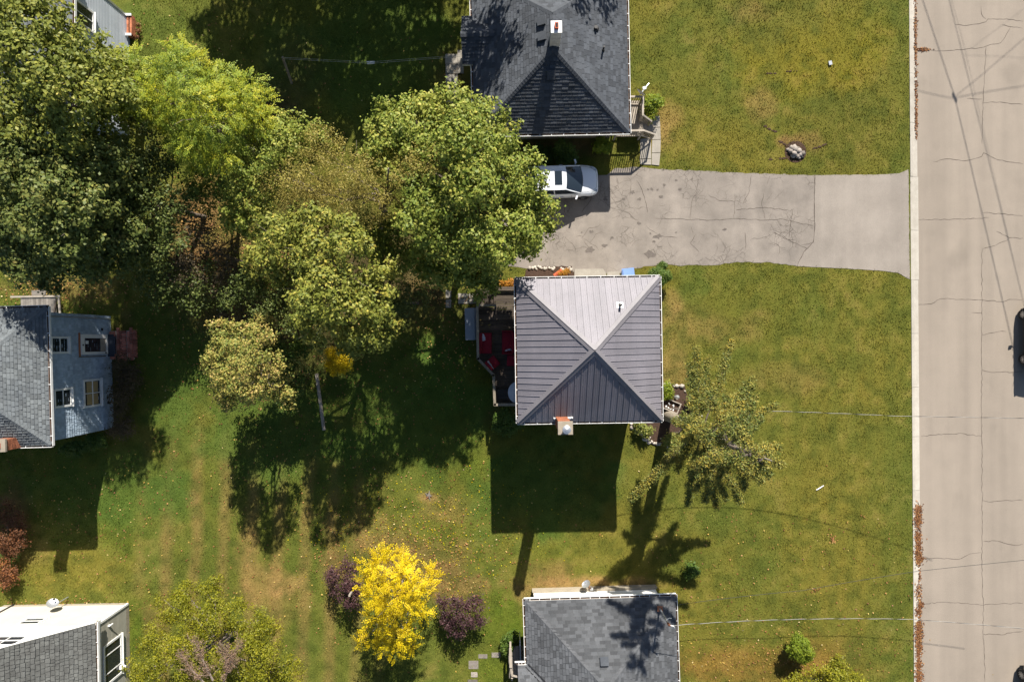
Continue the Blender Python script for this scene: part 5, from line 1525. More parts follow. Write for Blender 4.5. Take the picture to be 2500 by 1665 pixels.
# ruts left by the roots
t = thing('soil_furrows', 'dark furrows in the lawn running to the boulder heap', 'furrow', G(1900, 330)); F = Frame(t)
mb = MB(); rr = random.Random(8)
for pl_ in ([(1868,308),(1880,317),(1893,322)], [(1903,345),(1915,352),(1922,357)], [(1980,365),(2008,356),(2016,352)], [(1880,389),(1884,390)], [(1904,388),(1918,386)], [(1872,180),(1895,180)], [(1918,175),(1946,174)]):
    for a, b in zip(pl_[:-1], pl_[1:]):
        for k_ in range(4):
            f = (k_+rr.random())/4; c = F(a[0]+(b[0]-a[0])*f, a[1]+(b[1]-a[1])*f)
            w = rr.uniform(.03,.09); n = 7
            mb.face([(c.x+w*1.5*rr.uniform(.6,1.2)*math.cos(2*math.pi*i/n), c.y+w*.7*rr.uniform(.6,1.2)*math.sin(2*math.pi*i/n), .022+.0005*k_) for i in range(n)])
mb.build('furrow', M['mulch'], t)
tag(t, None, kind='stuff')
q = G(2026, 155); t = thing('utility_cover', 'small pale blue utility box lid in the upper right lawn', 'utility box', (q.x, q.y, 0), .2)
MB().tube([(0,0,-.05),(0,0,.05)], .11, 14).build('ring', M['concrete'], t); MB().box(-.10,.08,-.13,.10,.05,.085).build('lid', M['bin_blue'] if False else M['galv'], t)
a = G(1993,1196,.04); b = G(2011,1185,.06); tag(MB().tube([a, (a+b)/2+Vector((0,0,.01)), b], [.03,.032,.024], 8).build('stake', M['white']), 'white plastic stake lying on the right lawn', 'stake')
q = G(1046, 1210); t = thing('stump', 'small split stump with dark hollow in the middle of the lower lawn', 'stump', (q.x, q.y, 0))
MB().tube([(0,.02,-.05),(.02,.02,.05)], [.16,.11], 9).build('wood', M['wood_grey'], t)
for k_ in range(5): MB().tube([(.02,0,.05),(.22*math.cos(k_*1.3),.3*math.sin(k_*1.3),.02)], [.05,.015], 5).build('root', M['copper_pipe'] if k_ == 3 else M['wood_grey'], t)
MB().tube([(-.02,.1,.04),(-.02,.1,.056)], .08, 8).build('hollow', M['dark'], t)
# blue bin
q = G(1535, 672, 1.0); t = thing('recycling_bin', 'pale blue plastic bin beside the doorstep of the metal-roofed house', 'bin', (q.x, q.y, 0), math.radians(6))
mb = MB(); 
b0 = [(-.24,-.28),(.24,-.28),(.24,.28),(-.24,.28)]; b1 = [(-.31,-.36),(.31,-.36),(.31,.36),(-.31,.36)]
for i in range(4):
    j = (i+1)%4; mb.face([(*b0[i],.04),(*b0[j],.04),(*b1[j],.9),(*b1[i],.9)])
mb.face([(*p,.04) for p in b0[::-1]]); mb.build('body', M['bin_blue'], t)
mb = MB(); mb.box(-.34,.34,-.39,.39,.9,.94); mb.obox((0,0,.965), (.29,0,0), (0,.34,0), (0,0,.025)); mb.build('lid', M['bin_blue'], t)
# bench-like trough planter with white ornaments
q = G(1638, 990, .5); t = thing('planter_box', 'rectangular wooden trough planter with soil and white shells beside the metal-roofed house', 'planter', (q.x, q.y, 0), math.radians(-22))
for (x0,x1,y0,y1) in ((-.52,.52,.26,.31),(-.52,.52,-.31,-.26),(-.52,-.47,-.26,.26),(.47,.52,-.26,.26)): MB().box(x0,x1,y0,y1,.0,.5).build('side_board', M['wood_pale'], t)
MB().box(-.47,.47,-.26,.26,.02,.36).build('soil', M['mulch'], t)
SW = stone_mesh('shell', M['white'], 33, .4)
for (x_, y_, s_) in ((-.1,.05,.06),(.15,.06,.05),(.2,.0,.04),(-.2,-.14,.07),(-.05,-.17,.05),(.1,-.19,.05),(.25,-.2,.05)):
    o = link('shell', SW, t, (x_, y_, .38)); o.scale = (s_*1.5, s_*.8, s_); o.rotation_euler = (0,0,x_*7)
q = G(1654, 970, .4); t = thing('garden_lantern', 'small grey garden lantern standing in the east mulch bed', 'lantern', (q.x, q.y, .022))
MB().box(-.07,.07,-.07,.07,0,.06).build('base', M['galv'], t); MB().tube([(0,0,.06),(0,0,.36)], .05, 8).build('glass', M['glass'], t)
MB().tube([(0,0,.36),(0,0,.40),(0,0,.52)], [.13,.10,.015], 10).build('roof', M['galv'], t)
# terracotta pot lying in the north bed
q = G(1362, 668, .15); t = thing('fallen_pot', 'terracotta pot lying on its side among the orange flowers', 'pot', (q.x, q.y, .16), .5)
MB().tube([(-.26,0,0),(.18,0,.02),(.18,0,.02),(.27,0,.02)], [.09,.14,.16,.16], 14).build('body', M['terracotta'], t)
# utility meters on the bottom bungalow's white wall
q = G(1431, 1428, .6)
ds = thing('satellite_dish', 'pale satellite dish leaning at the white south wall of the bottom bungalow', 'satellite dish', (q.x, q.y-.05, 0))
d_, tip = dish(ds, (0,.14,.75), (-.5,.75,.45), .26, 'galv')
MB().tube([(0,-.02,0),(0,0,.55),(0,.12,.75)], .025, 8).build('post', M['galv'], ds); MB().tube([(0,.1,.6), tip], .014, 6).build('receiver_arm', M['black_metal'], ds)
q = G(1443, 1436, .4); t = thing('gas_meter', 'small gas meter with rusty pipe at the white wall beside the dish', 'meter', (q.x, q.y, 0))
MB().box(-.05,.11,-.08,.08,.22,.46).build('meter_box', M['galv'], t); MB().tube([(-.09,.05,0),(-.09,.05,.5),(0,.02,.5),(0,.0,.46)], .02, 6).build('pipe', M['copper_pipe'], t)

# ------------------------------------------------------------------ posts, timber, lines
def post(label, a, b, w, mat='wood_pale'):
    return tag(MB().bar(a, b, w, w).build('post', M[mat]), label, 'post')
post('grey square post standing between the purple shrub and the yellow tree', G(875,1417,-.1), G(853,1454,2.25), .10)
tag(MB().bar(G(773,912,.25), G(791,1050,.08), .16, .10).bar(G(773,912,.32), G(789,1045,.17), .05, .05).build('timber_beam', M['wood_pale']), 'long grey timber lying on the shaded lawn below the tiny yellow tree', 'beam')
tag(MB().bar(G(713,206,-.05), G(690,140,1.5), .10, .10).build('clothes_post', M['wood_rail']), 'leaning wooden clothesline post in the shade at the top', 'post')
t = thing('clothesline', 'thin clothesline with a white spacer over the shaded top lawn', 'clothesline', G(905,152))
F = Frame(t)
a = F(690,141,1.5); m_ = F(905,152,1.55); b = F(1128,135,2.2)
MB().tube([a, m_, b], .006, 4).tube([a-Vector((0,.06,.03)), m_-Vector((0,.07,.03)), b-Vector((0,.06,.03))], .006, 4).build('line', M['galv'], t)
MB().bar(m_-Vector((.22,0,0)), m_+Vector((.22,.01,0)), .05, .05).tube([m_+Vector((-.2,-.08,-.02)), m_+Vector((.2,-.06,-.02))], .035, 6).build('spacer', M['white'], t)

def cable(name, label, pts, sag, strands=2, r=.0085, pitch=1.5, mats=('bare_wire','black_metal'), group='overhead service cables', n=90):
    t = thing(name, label, 'cable', (0,0,0), 0, group)
    P = [Vector(p) for p in pts]
    C = []
    for i in range(len(P)-1):
        for k in range(n):
            f = k/n; q = P[i]*(1-f)+P[i+1]*f; q = q - Vector((0,0,sag[i]*4*f*(1-f))); C.append(q)
    C.append(P[-1])
    for s_ in range(strands):
        L = 0; Q = []
        for i, c in enumerate(C):
            if i: L += (c-C[i-1]).length
            d = (C[min(i+1,len(C)-1)]-C[max(i-1,0)]).normalized(); x_ = d.cross(Vector((0,0,1))).normalized(); z_ = x_.cross(d)
            a = 2*math.pi*(L/pitch) + s_*2*math.pi/strands
            Q.append(c + (x_*math.cos(a)+z_*math.sin(a))*(r if strands > 1 else 0))
        MB().tube(Q, r, 5).build('strand', M[mats[s_ % len(mats)]], t)
    return t
hc = Matrix.Translation(c0) @ Matrix.Rotation(math.radians(.9), 4, 'Z')
p0 = hc @ Vector((3.5, -2.9, 5.0))
cable('service_cable', 'twisted service cable from the metal-roofed house across the right lawn to the road', [p0, G(2200,1016,5.0), G(2620,1024,6.6)], [.5,.1], pitch=1.4)
cable('service_cable', 'twisted service cable from the roof mast of the bottom bungalow across the lawn', [MAST_TOP+Vector((.2,-.02,.05)), G(2220,1511,4.6), G(2640,1548,6.4)], [.3,.1], pitch=1.4)
cable('phone_cable', 'single thin phone line crossing the lower right lawn and the road', [Matrix.Translation(cb) @ Matrix.Rotation(math.radians(1.8), 4, 'Z') @ Vector((3.9,3.9,2.5)), G(1960,1441,3.0), G(2240,1394,3.9), G(2640,1354,5.4)], [.1,.05,.05], strands=1, r=.011, mats=('black_metal',))
# lines strung along the road; in the picture they show by their shadows
def shadow_pt(px, py, z):
    """where a wire at height z must hang for the sun to drop its shadow on this pixel of the road"""
    g = G(px, py, 0); return Vector((g.x + .264*(z-ROAD_Z), g.y + 1.332*(z-ROAD_Z), z))
t = thing('overhead_lines', 'overhead power lines strung above the road, casting thin shadows', 'power lines', (0,0,0))
for pts_, r in (([(2225,-90),(2255,0),(2333,235),(2440,690),(2520,1040)], .021), ([(2295,-90),(2320,0),(2490,690),(2560,980)], .016), ([(2300,-90),(2326,0),(2356,110),(2492,700)], .008), ([(2239,220),(2290,232),(2328,239),(2420,222),(2560,200)], .013), ([(2338,232),(2400,182),(2560,44)], .012), ([(2356,134),(2440,137),(2560,145)], .006), ([(2370,120),(2450,60),(2530,0)], .006)):
    MB().tube([shadow_pt(x_, y_, 8.2) for x_, y_ in pts_], r, 5).build('line', M['black_metal'], t)
q = shadow_pt(2333, 235, 8.2); MB().tube([q+Vector((-.1,.16,0)), q+Vector((.1,-.28,0))], .07, 6).build('splice', M['black_metal'], t)

# ------------------------------------------------------------------ trees and shrubs
def unit(a): return a/np.maximum(np.linalg.norm(a, axis=-1, keepdims=True), 1e-9)
def leaves(centres, spread, per, size, tint_c, up=.9, aspect=.62, flatz=.6, out=None, jitter=.45, nper=None):
    """per leaf a small folded rhombus; centres (n,3) are twig ends"""
    n = len(centres)
    k = per
    C = np.repeat(centres, k, 0); N_ = n*k
    sp = np.repeat(np.broadcast_to(spread, (n,)), k)[:, None]
    off = rng.normal(0, 1, (N_, 3))*np.array([1, 1, flatz])*sp*.55
    P = C + off
    nrm = rng.normal(0, 1, (N_, 3)); nrm = unit(nrm)*.75 + np.array([0, 0, up*.75]) + unit(off)*.55
    if out is not None: nrm = nrm + np.repeat(out, k, 0)*.45
    nrm = unit(nrm)
    t1 = unit(np.cross(nrm, rng.normal(0, 1, (N_, 3)))); t2 = np.cross(nrm, t1)
    s = size*rng.uniform(.6, 1.35, N_)[:, None]
    a, b = s*.5, s*.5*aspect
    V = np.stack([P - t1*a, P + t2*b - t1*a*.1, P + t1*a - nrm*a*.25, P - t2*b - t1*a*.1], 1)
    T = np.clip(np.repeat(tint_c, k)*(1-jitter) + rng.random(N_)*jitter, 0, 1)
    return V.reshape(-1, 3), T

def crown_points(lobes, dens, lo=-.35, rough=.28, inner=.25):
    """twig ends on knobbly boughs: every lobe carries smaller rounded boughs, twigs sit on those"""
    sub = []
    for l in lobes:
        x, y, z, r = l[:4]; rz_ = r*(l[4] if len(l) > 4 else .8)
        n = max(4, int(5 + 4.2*r))
        d = unit(rng.normal(0, 1, (n*3, 3))); d = d[d[:, 2] > lo][:n]
        f = rng.uniform(.5, .95, len(d))
        for k in range(len(d)):
            q = r*rng.uniform(.16, .40)*(1+rough*.3)
            sub.append((x+d[k,0]*r*f[k], y+d[k,1]*r*f[k], z+d[k,2]*rz_*f[k], q))
        sub.append((x, y, z, r*.6))
    S_ = np.array(sub)
    pts = []; outs = []
    for i, (x, y, z, r) in enumerate(S_):
        n = max(5, int(dens*(r*r*6 + .25)))
        d = unit(rng.normal(0, 1, (n*2, 3))); d = d[d[:, 2] > -.55][:n]; n = len(d)
        f = np.where(rng.random(n) < inner, rng.uniform(.3, .85, n), rng.uniform(.88, 1.06, n)) + rng.normal(0, rough*.25, n)
        p = np.stack([x+d[:, 0]*r*f, y+d[:, 1]*r*f, z+d[:, 2]*r*.85*f], -1)
        dd = ((p[:, None, :]-S_[None, :, :3])**2/np.array([1,1,.72])).sum(-1)/(S_[:, 3]**2)[None, :]
        dd[:, i] = 9
        ok = dd.min(1) > .5
        pts.append(p[ok]); outs.append(d[ok])
    p = np.concatenate(pts); o = np.concatenate(outs)
    k = p[:, 2] > .12
    return p[k], o[k]

def limbs(mb, base, lobes, r0, fork=.42, wob=.25, twigs=None, ntw=60, seed=1):
    r = random.Random(seed)
    base = Vector(base)
    top = max(lobes, key=lambda l: l[2])
    cx = sum(l[0] for l in lobes)/len(lobes); cy = sum(l[1] for l in lobes)/len(lobes)
    topv = Vector((top[0]*.5+cx*.5, top[1]*.5+cy*.5, top[2]))
    def path(a, b, n=6, w=wob):
        P = []
        for i in range(n+1):
            f = i/n; p = a*(1-f)+b*f
            if 0 < i < n: p = p + Vector((r.uniform(-w,w), r.uniform(-w,w), r.uniform(-w,w)*.5))
            P.append(p)
        return P
    tr = path(base, topv, 7, wob*.6)
    mb.tube([base-Vector((0,0,.1))]+tr, [r0*1.5]+[r0*(1.15-.95*i/7) for i in range(8)], 9)
    for l in lobes:
        c = Vector(l[:3])
        f = fork + .3*r.random(); s = base*(1-f)+topv*f
        if (c-s).length < .3: continue
        P = path(s, c, 5); rr0 = r0*.42
        mb.tube(P, [rr0*(1-.75*i/5) for i in range(6)], 6)
        for q in range(3):
            e = c + Vector((r.uniform(-1,1), r.uniform(-1,1), r.uniform(-.3,.9)))*l[3]*.75
            mb.tube(path(P[3 if q else 4], e, 3, wob*.5), [rr0*.35, rr0*.28, rr0*.18, rr0*.08], 5)

def tree(name, label, cat, base_px, lobes_px, leaf, mat, dens=5.0, per=24, size=.15, spread=.33, trunk=.16, bark='bark', group=None, up=.9, aspect=.62, lo=-.35, flatz=.6, tint=(0,1), rough=.28, seed=1, jitter=.45, inner=.25, rise=1.0):
    b = G(*base_px); b.z = 0
    t = thing(name, label, cat, b, 0, group)
    lobes = []
    for l in lobes_px:
        z_ = l[2]*rise
        q = G(l[0], l[1], z_) - b
        lobes.append((q.x, q.y, q.z, l[3]*(CAM_H-z_)/(CAM_H-l[2])) + tuple(l[4:5]))
    mb = MB(); limbs(mb, (0,0,0), lobes, trunk, seed=seed)
    mb.build('trunk', M[bark], t, True)
    p, o = crown_points(lobes, dens, lo, rough, inner)
    tc = rng.beta(2, 2, len(p))*(tint[1]-tint[0])+tint[0]
    # clumps of one tone: neighbouring twigs turn colour together
    tc = np.clip(tc*.5 + .5*(tint[0]+(tint[1]-tint[0])*vnoise(p[:,0]+p[:,2], p[:,1], .8, seed)), 0, 1)
    V, T = leaves(p, spread, per, size, tc, up, aspect, flatz, o, jitter)
    link('crown', raw_mesh('crown', V, 4, M[mat], tint=T), t)
    return t

# the big maple in the middle and its neighbours
tree('maple_tree', 'large green maple with sunlit crown reaching over the roof edge and the white car', 'tree', (1140,545),
  [(1110,420,7.6,2.2),(985,385,6.4,1.8),(1005,300,6.2,1.6),(1085,265,6.0,1.45),(1180,335,6.2,1.75),(1232,440,5.8,1.9),(1275,535,5.0,1.55),(1190,560,6.2,2.0),(1150,650,4.8,1.5),(1070,625,5.0,1.5),(1245,610,4.4,1.2),(1100,520,7.2,2.1),(1050,440,7.2,1.8),(960,330,5.4,1.2),(1130,285,6.,1.2),(1222,392,5.4,1.0),(1290,595,4.6,.9),(1300,490,5.0,1.0),(1310,560,4.6,.8),(1265,480,5.4,1.0),(1180,690,4.2,.9),(1210,420,6.6,1.3)],
  'leaf', 'lf_maple', rise=1.07, dens=6.6, per=24, size=.16, spread=.25, trunk=.24, seed=3, tint=(.1,.95))
tree('maple_tree', 'green maple with yellowing tips just below the big central maple', 'tree', (925,720),
  [(690,605,5.4,1.5),(780,585,6.0,1.7),(650,640,4.6,1.1),(850,645,6.4,1.8),(800,720,6.4,1.8),(880,770,5.6,1.6),(935,800,4.2,1.1),(770,790,5.0,1.2),(930,700,5.0,1.4),(850,825,4.2,.95),(745,555,5.6,1.2),(720,690,4.6,1.1)],
  'leaf', 'lf_maple_y', rise=1.3, dens=5.8, per=24, size=.155, spread=.25, trunk=.2, seed=4, tint=(.1,.95))
tree('tree', 'olive brown fine-leaved tree tucked between the maples', 'tree', (930,555),
  [(755,420,6.4,1.5),(850,420,6.6,1.7),(705,460,5.6,1.2),(905,490,6.6,1.5),(965,490,6.2,1.25),(1000,435,6.9,1.1),(1045,400,7.6,.95),(830,500,6.0,1.3),(800,370,6.0,1.1)],
  'leaf', 'lf_olive', rise=1.12, dens=7.5, per=26, size=.10, spread=.26, trunk=.17, aspect=.4, seed=5, up=.5, rough=.4, tint=(.1,.95), bark='twig')
tree('maple_tree', 'mid green maple between the lime tree and the olive brown tree', 'tree', (770,480),
  [(655,385,5.8,1.7),(605,420,5.0,1.4),(705,350,5.4,1.4),(770,355,5.0,1.0),(625,500,5.0,1.5),(585,545,4.2,1.0),(690,320,5.0,1.0),(640,455,5.6,1.3)],
  'leaf', 'lf_maple', dens=5.6, per=24, size=.135, spread=.24, trunk=.16, seed=6, tint=(.15,.95))
big = dict(leaf='leaf', dens=5.6, per=24, size=.175, spread=.29, trunk=.26, rough=.42)
tree('maple_tree', 'huge dark maple crown in the top left corner over the grey house', 'tree', (345,300),
  [(70,60,8.2,2.0),(110,90,8.0,1.8),(60,165,8.6,2.0),(160,190,9.0,2.0),(225,165,7.0,1.3),(285,150,5.6,.7),(40,270,8.2,1.9),(140,285,8.4,2.0),(240,240,7.6,1.6),(320,165,4.6,.6),(60,-20,7.6,1.5),(250,310,6.4,1.2),(310,240,4.6,.9),(330,290,3.6,.7)], seed=8, tint=(.0,.78), mat='lf_maple_y', **big)
tree('maple_tree', 'second huge dark maple on the left above the blue-grey house', 'tree', (320,580),
  [(60,390,7.8,1.9),(165,395,7.6,1.8),(250,390,6.4,1.4),(45,500,7.8,1.9),(155,510,8.0,1.9),(245,490,6.4,1.5),(100,600,7.0,1.7),(30,630,6.2,1.5),(200,600,6.4,1.5),(290,560,5.4,1.2),(120,665,5.0,1.0),(250,650,5.0,.95),(310,580,4.4,1.1),(320,470,4.8,1.1)], seed=9, tint=(0,.95), mat='lf_dark', **big)
sp = dict(leaf='leaf', mat='lf_dark', per=20, size=.14, spread=.34, trunk=.12, rough=.5, inner=.5)
tree('young_maple', 'thin shaded maple right of the huge dark maples', 'tree', (500,530),
  [(350,440,4.6,1.2),(390,510,4.8,1.3),(335,560,4.6,1.3),(420,590,4.0,1.1),(310,610,4.4,1.2),(445,500,4.2,.9),(380,640,3.6,.9),(300,500,5,1.1),(380,400,4.4,.8),(375,345,4.4,.9),(335,375,4.2,.9),(410,390,4.2,.8)], dens=4.2, seed=10, tint=(0,.6), **sp)
tree('understorey_tree', 'sparse brownish understorey tree in the litter between the crowns', 'tree', (590,640),
  [(470,560,3.6,1.0),(520,600,3.4,1.0),(480,650,3.2,.9),(560,640,3.0,.8),(430,660,3.2,.9),(540,690,2.8,.8)], dens=3.4, seed=11, tint=(0,.8), leaf='leaf', mat='lf_brown', per=18, size=.12, spread=.34, trunk=.08, rough=.5, inner=.5)
tree('understorey_tree', 'shaded green sapling filling the gap below the olive brown tree', 'tree', (960,640),
  [(980,580,4.2,1.3),(960,630,4.0,1.2),(1010,640,3.8,1.1),(920,600,4.4,1.1),(1000,540,4.6,1.1),(900,560,4.8,1.0)], dens=6, seed=70, tint=(0,.6), leaf='leaf', mat='lf_maple', per=22, size=.13, spread=.26, trunk=.09)
tree('understorey_tree', 'shaded green sapling between the lime tree and the mid green maple', 'tree', (560,470),
  [(520,440,3.8,1.1),(560,480,3.6,1.1),(500,480,3.4,1.0),(560,420,4.4,1.0),(480,440,4.0,.9)], dens=5, seed=71, tint=(0,.6), leaf='leaf', mat='lf_maple', per=22, size=.12, spread=.26, trunk=.09)
tree('understorey_tree', 'dark sapling in the shade south of the huge left maples', 'tree', (440,700),
  [(420,690,3.0,1.0),(470,720,2.8,1.0),(380,700,3.2,1.0),(500,680,3.0,.9),(600,700,3.2,1.0),(640,740,3.0,.9),(560,720,2.8,.8)], dens=3.6, seed=72, tint=(0,.5), leaf='leaf', mat='lf_dark', per=20, size=.12, spread=.3, trunk=.08)
tree('understorey_tree', 'low dark tree under the yellowing maple, left of the deck pavers', 'tree', (1020,740),
  [(960,760,2.6,.9),(1000,720,3.0,1.0),(720,780,2.6,.9),(760,830,2.2,.8)], dens=5, seed=73, tint=(0,.5), leaf='leaf', mat='lf_dark', per=20, size=.12, spread=.28, trunk=.08)
# small tree-like bush on the lawn
tree('bush', 'rounded bushy tree with pinkish and yellow leaves alone on the left lawn', 'bush', (725,885),
  [(560,820,3.4,1.0),(620,860,4.4,1.3),(560,895,3.8,1.2),(630,935,4.0,1.3),(590,975,2.8,.9),(535,870,3.0,.8),(640,800,3.0,.8),(680,960,2.8,.7),(545,940,3.0,.8),(600,870,2.0,1.1),(650,930,1.9,1.1),(590,935,1.7,1.0),(640,850,2.2,1.1),(690,900,2.0,1.0),(700,960,1.5,.8)],
  'leaf', 'lf_mixed', rise=1.6, dens=10, per=20, size=.115, spread=.2, trunk=.1, seed=12, tint=(.1,1.0), rough=.35)
tree('bush', 'dark green half of the lawn bush shaded by its pinkish neighbour', 'bush', (735,905),
  [(700,870,3.2,.85),(715,930,2.8,.8),(695,975,2.2,.7),(725,850,2.4,.6)], 'leaf', 'lf_green', dens=10, per=22, size=.11, spread=.22, trunk=.06, seed=13, tint=(.0,.8))
tree('bush', 'thin pink-brown shrub in the litter above the lawn bush', 'bush', (620,790), [(580,775,1.6,.8),(620,765,1.4,.7),(640,800,1.2,.6),(550,790,1.2,.6)], 'leaf', 'lf_brown', dens=6, per=18, size=.10, spread=.25, trunk=.05, seed=14, tint=(.3,1.0))
tree('shrub', 'tiny bright yellow shrub below the yellowing maple', 'shrub', (828,880),
  [(820,870,1.3,.5),(840,880,1.2,.45),(815,895,1.0,.45),(842,900,.8,.35),(808,862,1.,.35)], 'leaf', 'lf_yellow', dens=34, per=16, size=.10, spread=.18, trunk=.03, seed=15, aspect=.35, tint=(0,.6))

# yellow tree with its two purple shrubs
def pinnate_tree(name, label, cat, base_px, lobes_px, mat, n, seed, trunk=.1):
    b = G(*base_px); b.z = 0
    t = thing(name, label, cat, b)
    lobes = []
    for l in lobes_px:
        q = G(l[0], l[1], l[2]) - b; lobes.append((q.x, q.y, q.z, l[3]))
    mb = MB(); limbs(mb, (0,0,0), lobes, trunk, seed=seed); mb.build('trunk', M['twig'], t, True)
    p, o = crown_points(lobes, n, -.3, .4, .25)
    m_ = len(p); k = 11
    d = unit(o*np.array([1,1,.25]) + rng.normal(0, .35, (m_,3))*np.array([1,1,.5]) + np.array([0,0,-.25]))
    L = rng.uniform(.28, .5, m_)
    nr = unit(np.array([0,0,1.0]) + rng.normal(0,.3,(m_,3))); side = unit(np.cross(d, nr)); nr = np.cross(side, d)
    Vs = []; Ts = []
    tc = np.clip(.5*rng.random(m_)+.5*vnoise(p[:,0], p[:,1], .9, seed), 0, 1)
    for i in range(k):
        f = (i//2)/(k/2); s = 1 if i % 2 else -1
        c = p + d*(L*f)[:, None]
        ang = d*.55 + side*s*.85 if i < k-1 else d
        ang = unit(ang + rng.normal(0,.15,(m_,3))); ln = rng.uniform(.085,.14,m_)[:,None]; w = np.cross(nr, ang)*ln*.24
        tip = c + ang*ln - np.array([0,0,.02])
        Vs.append(np.stack([c, c+ang*ln*.5+w, tip, c+ang*ln*.5-w], 1).reshape(-1,3)); Ts.append(np.clip(tc*.7+rng.random(m_)*.3,0,1))
    V = np.concatenate(Vs); T = np.concatenate(Ts)
    link('crown', raw_mesh('crown', V, 4, M[mat], tint=T), t)
    return t
pinnate_tree('yellow_tree', 'brilliant yellow autumn tree between two purple shrubs on the lower lawn', 'tree', (990,1408),
  [(930,1385,4.2,.95),(1000,1420,4.4,1.0),(960,1455,4.8,1.1),(905,1435,3.8,.7),(1045,1412,3.3,.55),(920,1500,3.8,.85),(975,1530,3.5,.95),(1020,1480,3.8,.75),(905,1550,2.8,.6),(950,1572,2.8,.65),(985,1380,3.8,.6),(950,1350,3.4,.45),(1005,1570,2.4,.4)], 'lf_yellow', 14, 16)
pinnate_tree('locust_tree', 'bright lime green feathery tree beside the dark maples', 'tree', (620,370),
  [(455,205,7.0,1.35),(400,235,6.5,1.3),(310,190,6.5,1.2),(505,260,7.4,1.7),(575,260,7.0,1.45),(540,330,6.6,1.45),(480,355,6.0,1.2),(605,300,6.0,1.0),(445,140,6.5,.75),(270,185,6.2,.8),(350,250,6,1.0),(545,205,6.4,.8),(500,395,5,.9),(455,330,5.2,1.0),(560,200,6.6,.7),(250,160,6.4,.8),(290,215,6.2,1.0),(330,230,6.,1.0),(620,270,6,.8),(420,300,5.6,.9),(440,180,7.2,1.1)], 'lf_lime', 17, 7, trunk=.14)

pur = dict(leaf='leaf', mat='lf_purple', per=18, size=.09, spread=.2, trunk=.06, dens=13, rough=.5, flatz=.9, up=.6)
tree('purple_shrub', 'dark purple-leaved shrub left of the yellow tree', 'shrub', (848,1415), [(835,1425,1.5,.85),(850,1390,1.3,.6),(855,1465,1.2,.65),(815,1405,1.0,.5),(870,1430,1.2,.5)], seed=17, group='purple shrubs beside the yellow tree', **pur)
tree('purple_shrub', 'dark purple-leaved shrub right of the yellow tree', 'shrub', (1120,1480), [(1120,1490,1.6,.85),(1150,1475,1.3,.65),(1095,1475,1.2,.65),(1125,1535,1.2,.6),(1160,1520,1.0,.5),(1095,1510,1.0,.5)], seed=18, group='purple shrubs beside the yellow tree', **pur)

# spreading juniper with its dead branch
jt = tree('juniper', 'wide yellow-green juniper at the bottom edge with a dead brown branch', 'conifer', (570,1545),
  [(425,1480,3.2,1.0),(505,1500,4.4,1.35),(600,1515,4.0,1.3),(655,1570,3.2,1.1),(405,1575,3.4,1.2),(485,1600,4.8,1.4),(580,1620,4.8,1.5),(690,1640,2.8,1.0),(350,1645,3.0,1.0),(520,1455,3.0,.8),(455,1448,2.6,.6),(470,1690,4.4,1.5),(620,1700,4.,1.3)],
  'leaf', 'lf_juniper', dens=11, per=26, size=.105, spread=.22, trunk=.18, seed=19, aspect=.42, up=.35, rough=.5, flatz=.9, tint=(.05,.95), bark='twig')
F = Frame(jt)
mb = MB(); pts = []
rr = random.Random(4)
for (a, b) in (((545,1668,6.2),(585,1560,6.3)), ((500,1668,6.2),(440,1590,6.0)), ((520,1660,6.3),(480,1560,6.3)), ((560,1640,6.3),(550,1580,6.3))):
    A = F(*a); B = F(*b); mb.tube([A, (A+B)/2+Vector((0,0,.12)), B], [.05,.03,.008], 6)
    for k in range(16):
        f = .15+.85*k/16; p = A*(1-f)+B*f+Vector((0,0,.1)); e = p + ((B-A).normalized()*.5+Vector((rr.uniform(-.7,.7), rr.uniform(-.5,.5), rr.uniform(-.1,.3))))*.55
        mb.tube([p, e], [.012,.004], 4)
        for q in range(7): pts.append(p*(1-q/6)+e*(q/6))
db = mb.build('dead_branch', M['twig'], jt); db['label'] = 'bare brown dead branch'
pts = np.array([tuple(p) for p in pts])
V, T = leaves(pts, .13, 12, .075, rng.random(len(pts)), .4, .3, .8)
link('dead_foliage', raw_mesh('dead_foliage', V, 4, M['lf_dead'], tint=T), db)

